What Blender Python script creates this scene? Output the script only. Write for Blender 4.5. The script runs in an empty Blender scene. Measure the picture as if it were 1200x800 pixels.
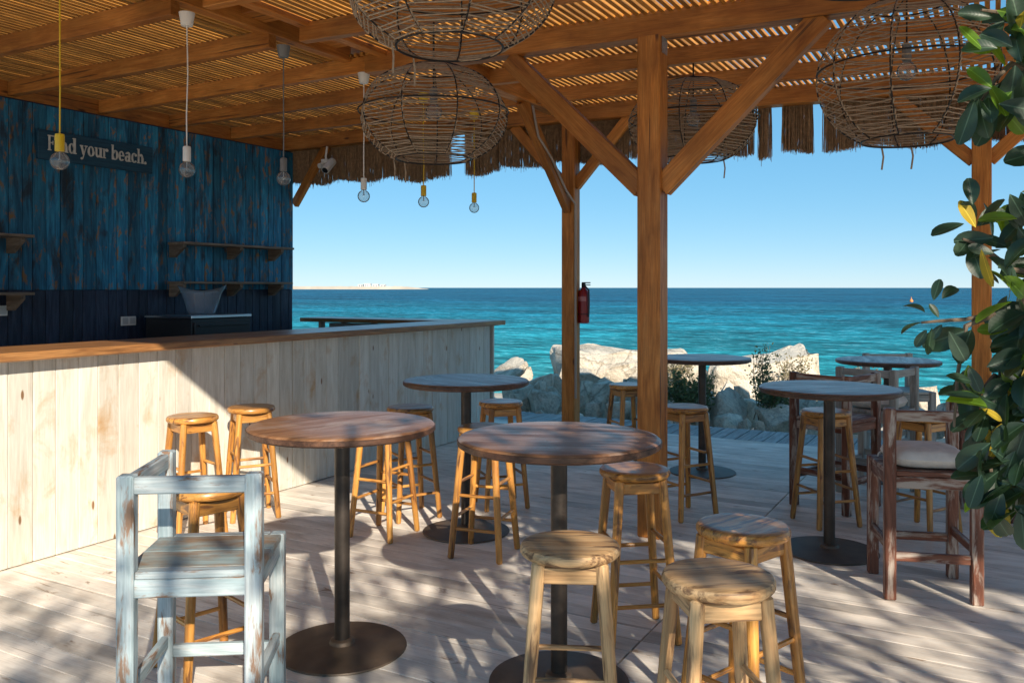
import bpy, bmesh, math, random
from mathutils import Vector, Matrix, noise

# ---------------------------------------------------------------- camera, sky, sun, exposure
R = math.radians
SC = bpy.context.scene
COL = SC.collection
YAW = R(29.2); CAMH = 1.55; FPX = 1010.0
cam_d = bpy.data.cameras.new('camera'); cam = bpy.data.objects.new('camera', cam_d); COL.objects.link(cam)
cam.location = (0, 0, CAMH); cam.rotation_euler = (R(90), 0, YAW)
cam_d.sensor_width = 36; cam_d.lens = 36 * FPX / 1200; cam_d.shift_y = -63 / 1200
cam_d.clip_start = 0.05; cam_d.clip_end = 30000
SC.camera = cam
SUN_EL = R(27.5); SUN_TRAVEL = Vector((-0.73, 0.68, 0)).normalized()
world = bpy.data.worlds.new('World'); SC.world = world; world.use_nodes = True
wn = world.node_tree.nodes; wl = world.node_tree.links
bg = wn['Background']; sky = wn.new('ShaderNodeTexSky'); sky.sky_type = 'NISHITA'; sky.sun_disc = False
sky.sun_elevation = SUN_EL; sky.sun_rotation = math.atan2(-SUN_TRAVEL.x, -SUN_TRAVEL.y)
sky.altitude = 1500; sky.air_density = 0.75; sky.dust_density = 0.0; sky.ozone_density = 8.0
gm = wn.new('ShaderNodeGamma'); gm.inputs[1].default_value = 0.35; hsv = wn.new('ShaderNodeHueSaturation'); hsv.inputs['Saturation'].default_value = 1.7; hsv.inputs['Hue'].default_value = 0.490
wl.new(sky.outputs[0], gm.inputs[0]); wl.new(gm.outputs[0], hsv.inputs['Color']); wl.new(hsv.outputs[0], bg.inputs[0]); bg.inputs[1].default_value = 0.15
sl = bpy.data.lights.new('sun', 'SUN'); sl.energy = 2.5; sl.angle = R(0.55); sl.color = (1.0, 0.89, 0.73)
sun = bpy.data.objects.new('sun', sl); COL.objects.link(sun)
trav = Vector((SUN_TRAVEL.x * math.cos(SUN_EL), SUN_TRAVEL.y * math.cos(SUN_EL), -math.sin(SUN_EL)))
sun.rotation_euler = trav.to_track_quat('-Z', 'Y').to_euler(); sun.location = (8, -8, 9)
SC.view_settings.view_transform = 'Standard'; SC.view_settings.look = 'None'
SC.view_settings.exposure = 1.60; SC.view_settings.gamma = 1.0; SC.view_settings.use_curve_mapping = False
SC.render.engine = 'CYCLES'
SC.cycles.max_bounces = 10; SC.cycles.diffuse_bounces = 5; SC.cycles.transparent_max_bounces = 16

FW = Vector((-math.sin(YAW), math.cos(YAW), 0)); RT = Vector((math.cos(YAW), math.sin(YAW), 0))
def ground(cx, d, z=0.0):                 # metres to the right of and ahead of the standpoint -> world
    p = FW * d + RT * cx; return Vector((p.x, p.y, z))
def at(px, py, d):                        # a sight line followed for d metres -> world
    p = FW * d + RT * ((px - 600) / FPX * d); return Vector((p.x, p.y, CAMH + (337 - py) / FPX * d))

rnd = random.Random(7)
# ---------------------------------------------------------------- materials
MATS = {}
def newmat(name):
    m = bpy.data.materials.new(name); m.use_nodes = True; MATS[name] = m
    nt = m.node_tree; return m, nt, nt.nodes['Principled BSDF']
def N(nt, t, **kw):
    n = nt.nodes.new(t)
    for k, v in kw.items(): setattr(n, k, v)
    return n
def ramp(nt, stops, fac):
    r = N(nt, 'ShaderNodeValToRGB'); e = r.color_ramp.elements
    while len(e) < len(stops): e.new(0.5)
    for i, (p, c) in enumerate(stops):
        e[i].position = p; e[i].color = (c[0], c[1], c[2], 1) if not isinstance(c, (int, float)) else (c, c, c, 1)
    nt.links.new(fac, r.inputs[0]); return r.outputs[0]
def mix(nt, fac, a, b, mode='MIX'):
    n = N(nt, 'ShaderNodeMixRGB', blend_type=mode)
    for i, v in ((0, fac), (1, a), (2, b)):
        if hasattr(v, 'links'): nt.links.new(v, n.inputs[i])
        elif isinstance(v, (int, float)): n.inputs[i].default_value = v
        else: n.inputs[i].default_value = (*v, 1)
    return n.outputs[0]
def coords(nt, scale, offset_random=True):
    tc = N(nt, 'ShaderNodeTexCoord'); v = tc.outputs['Object']
    if offset_random:
        oi = N(nt, 'ShaderNodeObjectInfo'); m = N(nt, 'ShaderNodeVectorMath', operation='SCALE')
        m.inputs[0].default_value = (31.7, 17.3, 53.1); nt.links.new(oi.outputs['Random'], m.inputs['Scale'])
        a = N(nt, 'ShaderNodeVectorMath', operation='ADD'); nt.links.new(v, a.inputs[0]); nt.links.new(m.outputs[0], a.inputs[1]); v = a.outputs[0]
    mp = N(nt, 'ShaderNodeMapping'); mp.inputs['Scale'].default_value = scale; nt.links.new(v, mp.inputs['Vector'])
    return mp.outputs[0]
def noise_t(nt, vec, scale, detail=4, rough=0.55, dist=0.0):
    n = N(nt, 'ShaderNodeTexNoise'); n.inputs['Scale'].default_value = scale; n.inputs['Detail'].default_value = detail
    n.inputs['Roughness'].default_value = rough; n.inputs['Distortion'].default_value = dist
    nt.links.new(vec, n.inputs['Vector']); return n.outputs['Fac']
def bump(nt, bsdf, h, strength, dist=0.01):
    b = N(nt, 'ShaderNodeBump'); b.inputs['Strength'].default_value = strength; b.inputs['Distance'].default_value = dist
    nt.links.new(h, b.inputs['Height']); nt.links.new(b.outputs[0], bsdf.inputs['Normal'])
def wood(name, dark, mid, light, rough=0.55, grain=1.0, wear=None, wear_lo=0.55, wear_hi=0.68, wear_scale=3.0, wear_stretch=(0.5, 1.6, 1.6),
         stain=None, stain_lo=0.62, stain_hi=0.75, stain_stretch=(1.0, 3.0, 3.0), knots=0.0, knot_col=(0.16, 0.07, 0.03), var=0.3, bumps=0.35, spec=0.4, gscale=1.0, coat=0.0, cracks=0.0, crack_col=(0.06, 0.022, 0.008)):
    m, nt, b = newmat(name)
    v1 = coords(nt, (1.1 * gscale, 9 * gscale, 9 * gscale)); v2 = coords(nt, (3 * gscale, 75 * gscale, 75 * gscale))
    n1 = noise_t(nt, v1, 2.2, 5, 0.6, 0.9); n2 = noise_t(nt, v2, 2.0, 3, 0.6)
    c = ramp(nt, [(0.30, dark), (0.5, mid), (0.72, light)], n1)
    g = ramp(nt, [(0.3, 1 - 0.45 * grain), (0.62, 1.08)], n2)
    c = mix(nt, 1.0, c, g, 'MULTIPLY')
    if knots > 0:
        vk = coords(nt, (1.6, 5.0, 5.0)); vo = N(nt, 'ShaderNodeTexVoronoi'); vo.inputs['Scale'].default_value = 1.5; nt.links.new(vk, vo.inputs['Vector'])
        kd = ramp(nt, [(0.05, 1.0), (0.05 + 0.1 * knots, 0.0)], vo.outputs['Distance']); c = mix(nt, kd, c, knot_col)
    if cracks:
        vc = coords(nt, (0.9, 34, 34)); nc = noise_t(nt, vc, 1.0, 2, 0.5, 0.15); c = mix(nt, ramp(nt, [(0.66, 0.0), (0.69, cracks)], nc), c, crack_col)
        vd = coords(nt, (0.8, 1.2, 1.2)); nd = noise_t(nt, vd, 2.0, 5, 0.6, 0.3); c = mix(nt, 1.0, c, ramp(nt, [(0.32, 0.62), (0.62, 1.1)], nd), 'MULTIPLY')
    if wear is not None:
        vw = coords(nt, wear_stretch); nw = noise_t(nt, vw, wear_scale, 7, 0.66, 0.4); f = ramp(nt, [(wear_lo, 0.0), (wear_hi, 1.0)], nw)
        c = mix(nt, f, c, wear)
    if stain is not None:
        vs = coords(nt, stain_stretch); ns = noise_t(nt, vs, 2.6, 6, 0.62, 0.6); f = ramp(nt, [(stain_lo, 0.0), (stain_hi, 0.85)], ns)
        c = mix(nt, f, c, stain)
    oi = N(nt, 'ShaderNodeObjectInfo'); mr = N(nt, 'ShaderNodeMapRange'); nt.links.new(oi.outputs['Random'], mr.inputs[0])
    mr.inputs[3].default_value = 1 - var; mr.inputs[4].default_value = 1 + var * 0.55
    hs = N(nt, 'ShaderNodeHueSaturation'); nt.links.new(c, hs.inputs['Color']); nt.links.new(mr.outputs[0], hs.inputs['Value'])
    nt.links.new(hs.outputs[0], b.inputs['Base Color'])
    nt.links.new(ramp(nt, [(0.25, rough + 0.12), (0.75, rough - 0.1)], n1), b.inputs['Roughness'])
    b.inputs['Specular IOR Level'].default_value = spec
    if coat: b.inputs['Coat Weight'].default_value = coat; b.inputs['Coat Roughness'].default_value = 0.25
    hh = mix(nt, 0.5, n1, n2); bump(nt, b, hh, bumps, 0.004)
    return m
wood('stained', (0.36, 0.118, 0.019), (0.52, 0.188, 0.032), (0.62, 0.255, 0.055), rough=0.5, grain=0.6, knots=0.75, knot_col=(0.13, 0.04, 0.01), var=0.22, cracks=0.75)
wood('slat', (0.45, 0.185, 0.03), (0.55, 0.24, 0.042), (0.63, 0.30, 0.065), rough=0.55, var=0.35)
wood('whitewash', (0.53, 0.49, 0.415), (0.62, 0.585, 0.51), (0.69, 0.665, 0.60), rough=0.65, grain=0.22, wear=(0.50, 0.31, 0.15), wear_lo=0.55, wear_hi=0.76, wear_scale=3.2, wear_stretch=(1.0, 1.5, 1.5), knots=0.3, knot_col=(0.22, 0.12, 0.06), var=0.16)
wood('deck', (0.73, 0.65, 0.565), (0.80, 0.73, 0.645), (0.84, 0.785, 0.71), rough=0.62, grain=0.2, wear=(0.44, 0.36, 0.28), wear_lo=0.56, wear_hi=0.78, wear_scale=2.4,
     stain=(0.27, 0.17, 0.10), stain_lo=0.63, stain_hi=0.70, stain_stretch=(1.6, 5, 5), var=0.09, cracks=0.45, crack_col=(0.22, 0.15, 0.10), spec=0.35, bumps=0.3)
wood('walkway', (0.27, 0.26, 0.25), (0.38, 0.37, 0.36), (0.48, 0.47, 0.46), rough=0.7, grain=0.7, var=0.2)
wood('blue_wall', (0.010, 0.072, 0.140), (0.015, 0.165, 0.30), (0.032, 0.285, 0.45), rough=0.6, grain=0.9, wear=(0.26, 0.135, 0.05), wear_lo=0.55, wear_hi=0.64, wear_scale=6.0, wear_stretch=(1.0, 2.6, 2.6), stain=(0.02, 0.022, 0.03), stain_lo=0.52, stain_hi=0.66, var=0.5)
wood('navy_wall', (0.012, 0.018, 0.040), (0.022, 0.034, 0.066), (0.042, 0.060, 0.10), rough=0.6, grain=0.9, wear=(0.07, 0.055, 0.045), wear_lo=0.62, wear_hi=0.8, wear_scale=4.0, var=0.45)
wood('sign_board', (0.010, 0.045, 0.085), (0.012, 0.062, 0.110), (0.018, 0.085, 0.14), rough=0.6, grain=0.5, wear=(0.09, 0.06, 0.03), wear_lo=0.66, wear_hi=0.8)
wood('bar_top', (0.20, 0.085, 0.028), (0.33, 0.15, 0.05), (0.43, 0.215, 0.075), rough=0.36, knots=0.3, var=0.1, coat=0.2)
wood('shelf', (0.13, 0.085, 0.055), (0.22, 0.15, 0.10), (0.30, 0.22, 0.16), rough=0.6)
wood('stool', (0.40, 0.150, 0.026), (0.61, 0.275, 0.056), (0.73, 0.385, 0.10), rough=0.40, grain=0.6, stain=(0.10, 0.036, 0.012), stain_lo=0.53, stain_hi=0.62, stain_stretch=(1.8, 13, 13), var=0.26, coat=0.4, bumps=.15, cracks=0.5)
wood('stool_pale', (0.43, 0.235, 0.10), (0.59, 0.375, 0.185), (0.68, 0.47, 0.26), rough=0.5, stain=(0.09, 0.045, 0.025), stain_lo=0.515, stain_hi=0.62, stain_stretch=(1.5, 12, 12), var=0.2, grain=.7, bumps=.18)
wood('table', (0.15, 0.068, 0.034), (0.25, 0.122, 0.060), (0.34, 0.185, 0.098), rough=0.33, grain=.6, wear=(0.42, 0.32, 0.26), wear_lo=0.52, wear_hi=0.70, wear_scale=3.2, wear_stretch=(0.8, 1.6, 1.6), var=0.15, spec=0.5)
wood('table_edge', (0.05, 0.022, 0.013), (0.09, 0.042, 0.024), (0.16, 0.08, 0.045), rough=0.5)
wood('chair_blue', (0.25, 0.34, 0.37), (0.37, 0.445, 0.475), (0.56, 0.58, 0.58), rough=0.5, grain=0.5, wear=(0.24, 0.15, 0.10), wear_lo=0.53, wear_hi=0.61, wear_scale=7, wear_stretch=(0.6, 3.2, 3.2), var=0.12)
wood('chair_blue_seat', (0.20, 0.27, 0.28), (0.28, 0.36, 0.37), (0.40, 0.44, 0.43), rough=0.5, grain=0.5, wear=(0.27, 0.19, 0.13), wear_lo=0.42, wear_hi=0.60, wear_scale=4, wear_stretch=(1, 2.0, 2.0), var=0.06)
wood('chair_red', (0.085, 0.030, 0.018), (0.18, 0.062, 0.034), (0.28, 0.115, 0.065), rough=0.5, grain=0.7, wear=(0.46, 0.39, 0.33), wear_lo=0.50, wear_hi=0.62, wear_scale=6, wear_stretch=(0.6, 4, 4), var=0.2)
wood('chair_grey', (0.24, 0.225, 0.20), (0.37, 0.355, 0.32), (0.50, 0.48, 0.44), rough=0.55, grain=0.6, wear=(0.20, 0.12, 0.08), wear_lo=0.62, wear_hi=0.75, wear_scale=4.5, var=0.15)
wood('bark', (0.10, 0.08, 0.06), (0.17, 0.14, 0.11), (0.25, 0.21, 0.17), rough=0.85, bumps=0.9)

def plain(name, col, rough=0.5, metal=0.0, var=0.0, nscale=0, nvar=0.25, bmp=0.0, spec=0.5, trans=0):
    m, nt, b = newmat(name); b.inputs['Base Color'].default_value = (*col, 1); b.inputs['Roughness'].default_value = rough
    b.inputs['Metallic'].default_value = metal; b.inputs['Specular IOR Level'].default_value = spec
    c = None
    if nscale:
        v = coords(nt, (1, 1, 1)); n = noise_t(nt, v, nscale, 6, 0.62, 0.3)
        c = ramp(nt, [(0.25, tuple(x * (1 - nvar) for x in col)), (0.75, tuple(min(1, x * (1 + nvar)) for x in col))], n)
        if bmp: bump(nt, b, n, bmp, 0.006)
    if var:
        oi = N(nt, 'ShaderNodeObjectInfo'); mr = N(nt, 'ShaderNodeMapRange'); nt.links.new(oi.outputs['Random'], mr.inputs[0])
        mr.inputs[3].default_value = 1 - var; mr.inputs[4].default_value = 1 + var
        hs = N(nt, 'ShaderNodeHueSaturation'); hs.inputs['Color'].default_value = (*col, 1)
        if c is not None: nt.links.new(c, hs.inputs['Color'])
        nt.links.new(mr.outputs[0], hs.inputs['Value']); c = hs.outputs[0]
    if c is not None: nt.links.new(c, b.inputs['Base Color'])
    return m
plain('iron', (0.060, 0.048, 0.040), 0.45, 0.55, nscale=9, nvar=0.45, bmp=0.12)
plain('iron_base', (0.105, 0.075, 0.052), 0.55, 0.25, nscale=6, nvar=0.4, bmp=0.15)
plain('zinc', (0.42, 0.43, 0.43), 0.4, 0.7, nscale=60, nvar=0.5)
plain('wire', (0.022, 0.017, 0.014), 0.5, 0.4)
plain('rope', (0.33, 0.235, 0.155), 0.9, nscale=40, nvar=0.35)
plain('reed', (0.40, 0.25, 0.135), 0.8, nscale=30, nvar=0.5)
plain('yellow_plastic', (0.72, 0.46, 0.015), 0.4)
plain('white_plastic', (0.72, 0.68, 0.62), 0.4)
plain('outlet_plastic', (0.50, 0.48, 0.45), 0.4)
plain('cable_grey', (0.36, 0.30, 0.25), 0.6)
plain('grey_plastic', (0.16, 0.155, 0.15), 0.45)
plain('black_plastic', (0.012, 0.012, 0.013), 0.35)
plain('black_panel', (0.014, 0.014, 0.016), 0.38, nscale=3, nvar=0.3)
plain('steel', (0.55, 0.57, 0.60), 0.25, 1.0)
plain('letter', (0.62, 0.58, 0.52), 0.7, nscale=25, nvar=0.25)
plain('label_pink', (0.45, 0.16, 0.16), 0.5)
plain('red_paint', (0.26, 0.010, 0.010), 0.35)
plain('cushion', (0.74, 0.69, 0.62), 0.9, nscale=14, nvar=0.16, bmp=0.4)
plain('ground', (0.50, 0.43, 0.34), 0.9, nscale=1.3, nvar=0.3, bmp=0.5)
plain('far_land', (0.42, 0.37, 0.30), 0.9, nscale=0.02, nvar=0.25)
plain('far_white', (0.62, 0.60, 0.58), 0.8)
plain('far_glass', (0.10, 0.13, 0.17), 0.3)
plain('deck_base', (0.30, 0.26, 0.22), 0.85)
plain('buoy', (0.75, 0.25, 0.06), 0.5)
plain('twig', (0.13, 0.095, 0.065), 0.8, nscale=30, nvar=0.4)

def rockmat():
    m, nt, b = newmat('rock'); v = coords(nt, (1, 1, 1)); n1 = noise_t(nt, v, 1.6, 8, 0.65, 0.4); n2 = noise_t(nt, v, 9, 8, 0.7)
    c = ramp(nt, [(0.28, (0.52, 0.43, 0.32)), (0.5, (0.72, 0.635, 0.515)), (0.75, (0.80, 0.73, 0.62))], n1)
    c = mix(nt, 1.0, c, ramp(nt, [(0.3, 0.62), (0.55, 1.05)], n2), 'MULTIPLY')
    oi = N(nt, 'ShaderNodeObjectInfo'); mr = N(nt, 'ShaderNodeMapRange'); nt.links.new(oi.outputs['Random'], mr.inputs[0]); mr.inputs[3].default_value = 0.75; mr.inputs[4].default_value = 1.15
    hs = N(nt, 'ShaderNodeHueSaturation'); nt.links.new(c, hs.inputs['Color']); nt.links.new(mr.outputs[0], hs.inputs['Value']); nt.links.new(hs.outputs[0], b.inputs['Base Color'])
    vw = N(nt, 'ShaderNodeVectorMath', operation='MULTIPLY_ADD'); nt.links.new(n2, vw.inputs[0]); vw.inputs[1].default_value = (.25, .25, .25); nt.links.new(v, vw.inputs[2])
    vo = N(nt, 'ShaderNodeTexVoronoi', feature='DISTANCE_TO_EDGE'); vo.inputs['Scale'].default_value = 1.1; nt.links.new(vw.outputs[0], vo.inputs['Vector'])
    ck = ramp(nt, [(0.0, 0.35), (0.022, 1.0)], vo.outputs['Distance']); n3 = noise_t(nt, v, 34, 6, .7)
    dk = mix(nt, ck, mix(nt, 1.0, hs.outputs[0], (0.42, 0.38, 0.33), 'MULTIPLY'), hs.outputs[0]); nt.links.new(mix(nt, 1.0, dk, ramp(nt, [(0.32, 0.7), (0.5, 1.03)], n3), 'MULTIPLY'), b.inputs['Base Color'])
    hgt = mix(nt, 0.35, mix(nt, 0.5, n1, n2), ck, 'MULTIPLY'); hgt = mix(nt, 0.3, hgt, n3)
    b.inputs['Roughness'].default_value = 0.9; bump(nt, b, hgt, 1.0, 0.09)
rockmat()
def seamat():
    m, nt, b = newmat('water')
    tc = N(nt, 'ShaderNodeTexCoord'); g = tc.outputs['Object']
    def mp(s):
        k = N(nt, 'ShaderNodeMapping'); k.inputs['Scale'].default_value = s; nt.links.new(g, k.inputs['Vector']); return k.outputs[0]
    sw = noise_t(nt, mp((0.03, 0.085, 1)), 1.0, 6, 0.62, 0.8); ch = noise_t(nt, mp((0.55, 1.0, 1)), 1.0, 7, 0.66, 0.5); rp = noise_t(nt, mp((2.2, 3.6, 1)), 1.0, 6, 0.65)
    sx = N(nt, 'ShaderNodeSeparateXYZ'); nt.links.new(g, sx.inputs[0])
    mr = N(nt, 'ShaderNodeMapRange'); nt.links.new(sx.outputs['Y'], mr.inputs[0]); mr.inputs[1].default_value = 5; mr.inputs[2].default_value = 170
    pw = N(nt, 'ShaderNodeMath', operation='POWER'); nt.links.new(mr.outputs[0], pw.inputs[0]); pw.inputs[1].default_value = 0.45
    depth = ramp(nt, [(0.0, (0.09, 0.40, 0.37)), (0.35, (0.020, 0.30, 0.34)), (0.65, (0.004, 0.20, 0.285)), (1.0, (0.001, 0.10, 0.185))], pw.outputs[0])
    c = mix(nt, 1.0, depth, ramp(nt, [(0.36, 0.55), (0.5, 0.95), (0.64, 1.5)], sw), 'MULTIPLY')  # wave light and shade multiplied into the water colour
    c = mix(nt, 1.0, c, ramp(nt, [(0.38, 0.40), (0.5, 0.95), (0.62, 1.6)], ch), 'MULTIPLY')
    c = mix(nt, 1.0, c, ramp(nt, [(0.36, 0.62), (0.5, 1.0), (0.64, 1.35)], rp), 'MULTIPLY')
    foam_glint = mix(nt, 1.0, ramp(nt, [(0.52, 0.0), (0.64, 1.0)], ch), ramp(nt, [(0.50, 0.0), (0.62, 0.6)], rp), 'MULTIPLY')  # foam and pale wave highlights, both painted into the colour
    c = mix(nt, foam_glint, c, (0.45, 0.62, 0.68))
    nt.links.new(c, b.inputs['Base Color']); b.inputs['Roughness'].default_value = 1.0; b.inputs['Specular IOR Level'].default_value = 0.0
    gl = N(nt, 'ShaderNodeBsdfGlossy'); gl.inputs['Roughness'].default_value = 0.2; mx = N(nt, 'ShaderNodeMixShader'); lw = N(nt, 'ShaderNodeLayerWeight'); lw.inputs[0].default_value = 0.12
    fr_ = ramp(nt, [(0.0, 0.02), (1.0, 0.22)], lw.outputs['Facing']); nt.links.new(fr_, mx.inputs[0]); nt.links.new(b.outputs[0], mx.inputs[1]); nt.links.new(gl.outputs[0], mx.inputs[2])
    nt.links.new(mx.outputs[0], nt.nodes['Material Output'].inputs[0])
    h = mix(nt, 0.35, ch, rp); h = mix(nt, 0.4, h, sw); bump(nt, b, h, 1.0, 0.6); nt.links.new(b.inputs['Normal'].links[0].from_socket, gl.inputs['Normal'])
seamat()
def glassmat(name, tint, rough=0.03, base=0.08, bl=.35, milk=0.0):
    m = bpy.data.materials.new(name); m.use_nodes = True; MATS[name] = m; nt = m.node_tree; nt.nodes.clear()
    o = N(nt, 'ShaderNodeOutputMaterial'); t = N(nt, 'ShaderNodeBsdfTransparent'); t.inputs[0].default_value = (*tint, 1)
    g = N(nt, 'ShaderNodeBsdfGlossy'); g.inputs['Roughness'].default_value = rough
    lw = N(nt, 'ShaderNodeLayerWeight'); lw.inputs[0].default_value = bl
    a = N(nt, 'ShaderNodeMath', operation='ADD'); nt.links.new(lw.outputs['Fresnel'], a.inputs[0]); a.inputs[1].default_value = base
    x = N(nt, 'ShaderNodeMixShader'); nt.links.new(a.outputs[0], x.inputs[0]); nt.links.new(t.outputs[0], x.inputs[1]); nt.links.new(g.outputs[0], x.inputs[2])
    if milk:
        df = N(nt, 'ShaderNodeBsdfDiffuse'); df.inputs[0].default_value = (.75, .80, .86, 1); y_ = N(nt, 'ShaderNodeMixShader'); y_.inputs[0].default_value = milk
        nt.links.new(x.outputs[0], y_.inputs[1]); nt.links.new(df.outputs[0], y_.inputs[2]); x = y_
    nt.links.new(x.outputs[0], o.inputs[0])
glassmat('bulb_glass', (0.86, 0.85, 0.83), 0.06, 0.07, .15, .06)
glassmat('clear_plastic', (0.93, 0.95, 0.97), 0.25, 0.04, .12, .09)
def leafmat(name, c1, c2, rough=0.35, trans=(0.25, 0.4, 0.03), tw=0.3, vein=False):
    m, nt, b = newmat(name); oi = N(nt, 'ShaderNodeObjectInfo'); v = coords(nt, (1, 1, 1)); n = noise_t(nt, v, 14, 4)
    f = mix(nt, 0.4, oi.outputs['Random'], n); c = mix(nt, f, c1, c2)
    if vein:
        tc = N(nt, 'ShaderNodeTexCoord'); sp = N(nt, 'ShaderNodeSeparateXYZ'); nt.links.new(tc.outputs['Object'], sp.inputs[0]); ab = N(nt, 'ShaderNodeMath', operation='ABSOLUTE'); nt.links.new(sp.outputs['Y'], ab.inputs[0])
        c = mix(nt, ramp(nt, [(0.006, 0.8), (0.016, 0.0)], ab.outputs[0]), c, tuple(x * 2.2 + .03 for x in c2))
        ob = N(nt, 'ShaderNodeMath', operation='MULTIPLY_ADD'); nt.links.new(ab.outputs[0], ob.inputs[0]); ob.inputs[1].default_value = -.8; nt.links.new(sp.outputs['X'], ob.inputs[2])
        sn = N(nt, 'ShaderNodeMath', operation='SINE'); ml = N(nt, 'ShaderNodeMath', operation='MULTIPLY'); nt.links.new(ob.outputs[0], ml.inputs[0]); ml.inputs[1].default_value = 62; nt.links.new(ml.outputs[0], sn.inputs[0])
        c = mix(nt, ramp(nt, [(0.90, 0.0), (1.0, 0.10)], sn.outputs[0]), c, tuple(x * 1.6 + .015 for x in c2)); bump(nt, b, sn.outputs[0], 0.03, 0.02)
        sp2 = noise_t(nt, v, 5, 6, .7); c = mix(nt, ramp(nt, [(0.66, 0.0), (0.72, 0.7)], sp2), c, (0.10, 0.065, 0.02))
    nt.links.new(c, b.inputs['Base Color']); b.inputs['Roughness'].default_value = rough
    t = N(nt, 'ShaderNodeBsdfTranslucent'); t.inputs[0].default_value = (*trans, 1)
    x = N(nt, 'ShaderNodeMixShader'); x.inputs[0].default_value = tw; o = nt.nodes['Material Output']
    nt.links.new(b.outputs[0], x.inputs[1]); nt.links.new(t.outputs[0], x.inputs[2]); nt.links.new(x.outputs[0], o.inputs[0])
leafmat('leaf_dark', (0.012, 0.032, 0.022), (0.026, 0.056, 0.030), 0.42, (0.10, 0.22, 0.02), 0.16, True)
leafmat('leaf_lit', (0.05, 0.13, 0.012), (0.12, 0.22, 0.02), 0.35, (0.35, 0.55, 0.03), 0.4, True)  # sunlit copy of the dark leaf, with the light put into its colour
leafmat('leaf_yellow', (0.36, 0.27, 0.02), (0.48, 0.34, 0.03), 0.45, (0.6, 0.45, 0.03), 0.3, True)
leafmat('scrub_leaf', (0.085, 0.115, 0.050), (0.17, 0.19, 0.10), 0.7, (0.2, 0.25, 0.08), 0.25)
leafmat('scrub_dry', (0.19, 0.16, 0.09), (0.28, 0.24, 0.14), 0.8, (0.3, 0.25, 0.1), 0.25)
leafmat('tree_leaf', (0.030, 0.062, 0.020), (0.060, 0.105, 0.030), 0.5, (0.16, 0.28, 0.04), 0.2)

# ---------------------------------------------------------------- mesh helpers
class MB:
    def __init__(s): s.v = []; s.f = []
    def add(s, vs, fs):
        o = len(s.v); s.v += [tuple(p) for p in vs]; s.f += [tuple(i + o for i in f) for f in fs]
    def box(s, c, d, e=0.0, rot=None):
        vs, fs = cbox(d[0], d[1], d[2], e); c = Vector(c)
        s.add([(rot @ Vector(p) if rot else Vector(p)) + c for p in vs], fs)
    def tube(s, pts, r, n=6, cap=True):
        pts = [Vector(p) for p in pts]; k = len(pts); rs = r if isinstance(r, (list, tuple)) else [r] * k
        t0 = (pts[1] - pts[0]).normalized(); up = Vector((0, 0, 1)) if abs(t0.z) < 0.9 else Vector((1, 0, 0)); a = t0.cross(up).normalized()
        vs = []
        for i, p in enumerate(pts):
            t = (pts[min(i + 1, k - 1)] - pts[max(i - 1, 0)]).normalized(); a = (a - t * a.dot(t)).normalized(); b = t.cross(a)
            for j in range(n):
                q = 2 * math.pi * j / n; vs.append(p + (a * math.cos(q) + b * math.sin(q)) * rs[i])
        fs = [(i * n + j, i * n + (j + 1) % n, (i + 1) * n + (j + 1) % n, (i + 1) * n + j) for i in range(k - 1) for j in range(n)]
        if cap: fs += [tuple(range(n - 1, -1, -1)), tuple(range((k - 1) * n, k * n))]
        s.add(vs, fs)
    def ring(s, c, rad, r, n=28, m=5, rz=None):
        c = Vector(c); vs = []; rz = rad if rz is None else rz
        for i in range(n):
            q = 2 * math.pi * i / n; d = Vector((math.cos(q), math.sin(q), 0))
            for j in range(m):
                w = 2 * math.pi * j / m; vs.append(c + d * (rad + r * math.cos(w)) + Vector((0, 0, r * math.sin(w))))
        s.add(vs, [(i * m + j, ((i + 1) % n) * m + j, ((i + 1) % n) * m + (j + 1) % m, i * m + (j + 1) % m) for i in range(n) for j in range(m)])
    def lathe(s, prof, n=32, c=(0, 0, 0), closed=True, wob=None):
        c = Vector(c); vs = []
        for i, (r, z) in enumerate(prof):
            for j in range(n):
                q = 2 * math.pi * j / n; k = 1 + (wob(q) if wob else 0); vs.append(c + Vector((r * k * math.cos(q), r * k * math.sin(q), z)))
        m = len(prof)
        fs = [(i * n + j, i * n + (j + 1) % n, (i + 1) * n + (j + 1) % n, (i + 1) * n + j) for i in range(m - 1) for j in range(n)]
        if closed: fs += [tuple(range(n - 1, -1, -1)), tuple(range((m - 1) * n, m * n))]
        s.add(vs, fs)
    def prism(s, poly, y0, y1, fn):           # 2-D outline extruded; fn maps (x, y, depth) to a point
        n = len(poly); vs = [fn(x, y, y0) for x, y in poly] + [fn(x, y, y1) for x, y in poly]
        s.add(vs, [tuple(range(n - 1, -1, -1)), tuple(range(n, 2 * n))] + [(i, (i + 1) % n, n + (i + 1) % n, n + i) for i in range(n)])
    def mesh(s, name, mat, smooth=False, fix=True):
        me = bpy.data.meshes.new(name); me.from_pydata(s.v, [], s.f)
        if fix:
            bm = bmesh.new(); bm.from_mesh(me); bmesh.ops.recalc_face_normals(bm, faces=bm.faces); bm.to_mesh(me); bm.free()
        me.materials.append(MATS[mat])
        if smooth:
            me.polygons.foreach_set('use_smooth', [True] * len(me.polygons))
            if smooth != 'all': me.set_sharp_from_angle(angle=R(42))
        me.update(); return me
    def build(s, name, mat, parent=None, smooth=False, loc=None, fix=True):
        return link(name, s.mesh(name, mat, smooth, fix), parent, loc)
def link(name, me, parent=None, loc=None):
    o = bpy.data.objects.new(name, me); COL.objects.link(o)
    if parent: o.parent = parent
    if loc is not None: o.location = loc
    return o
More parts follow.
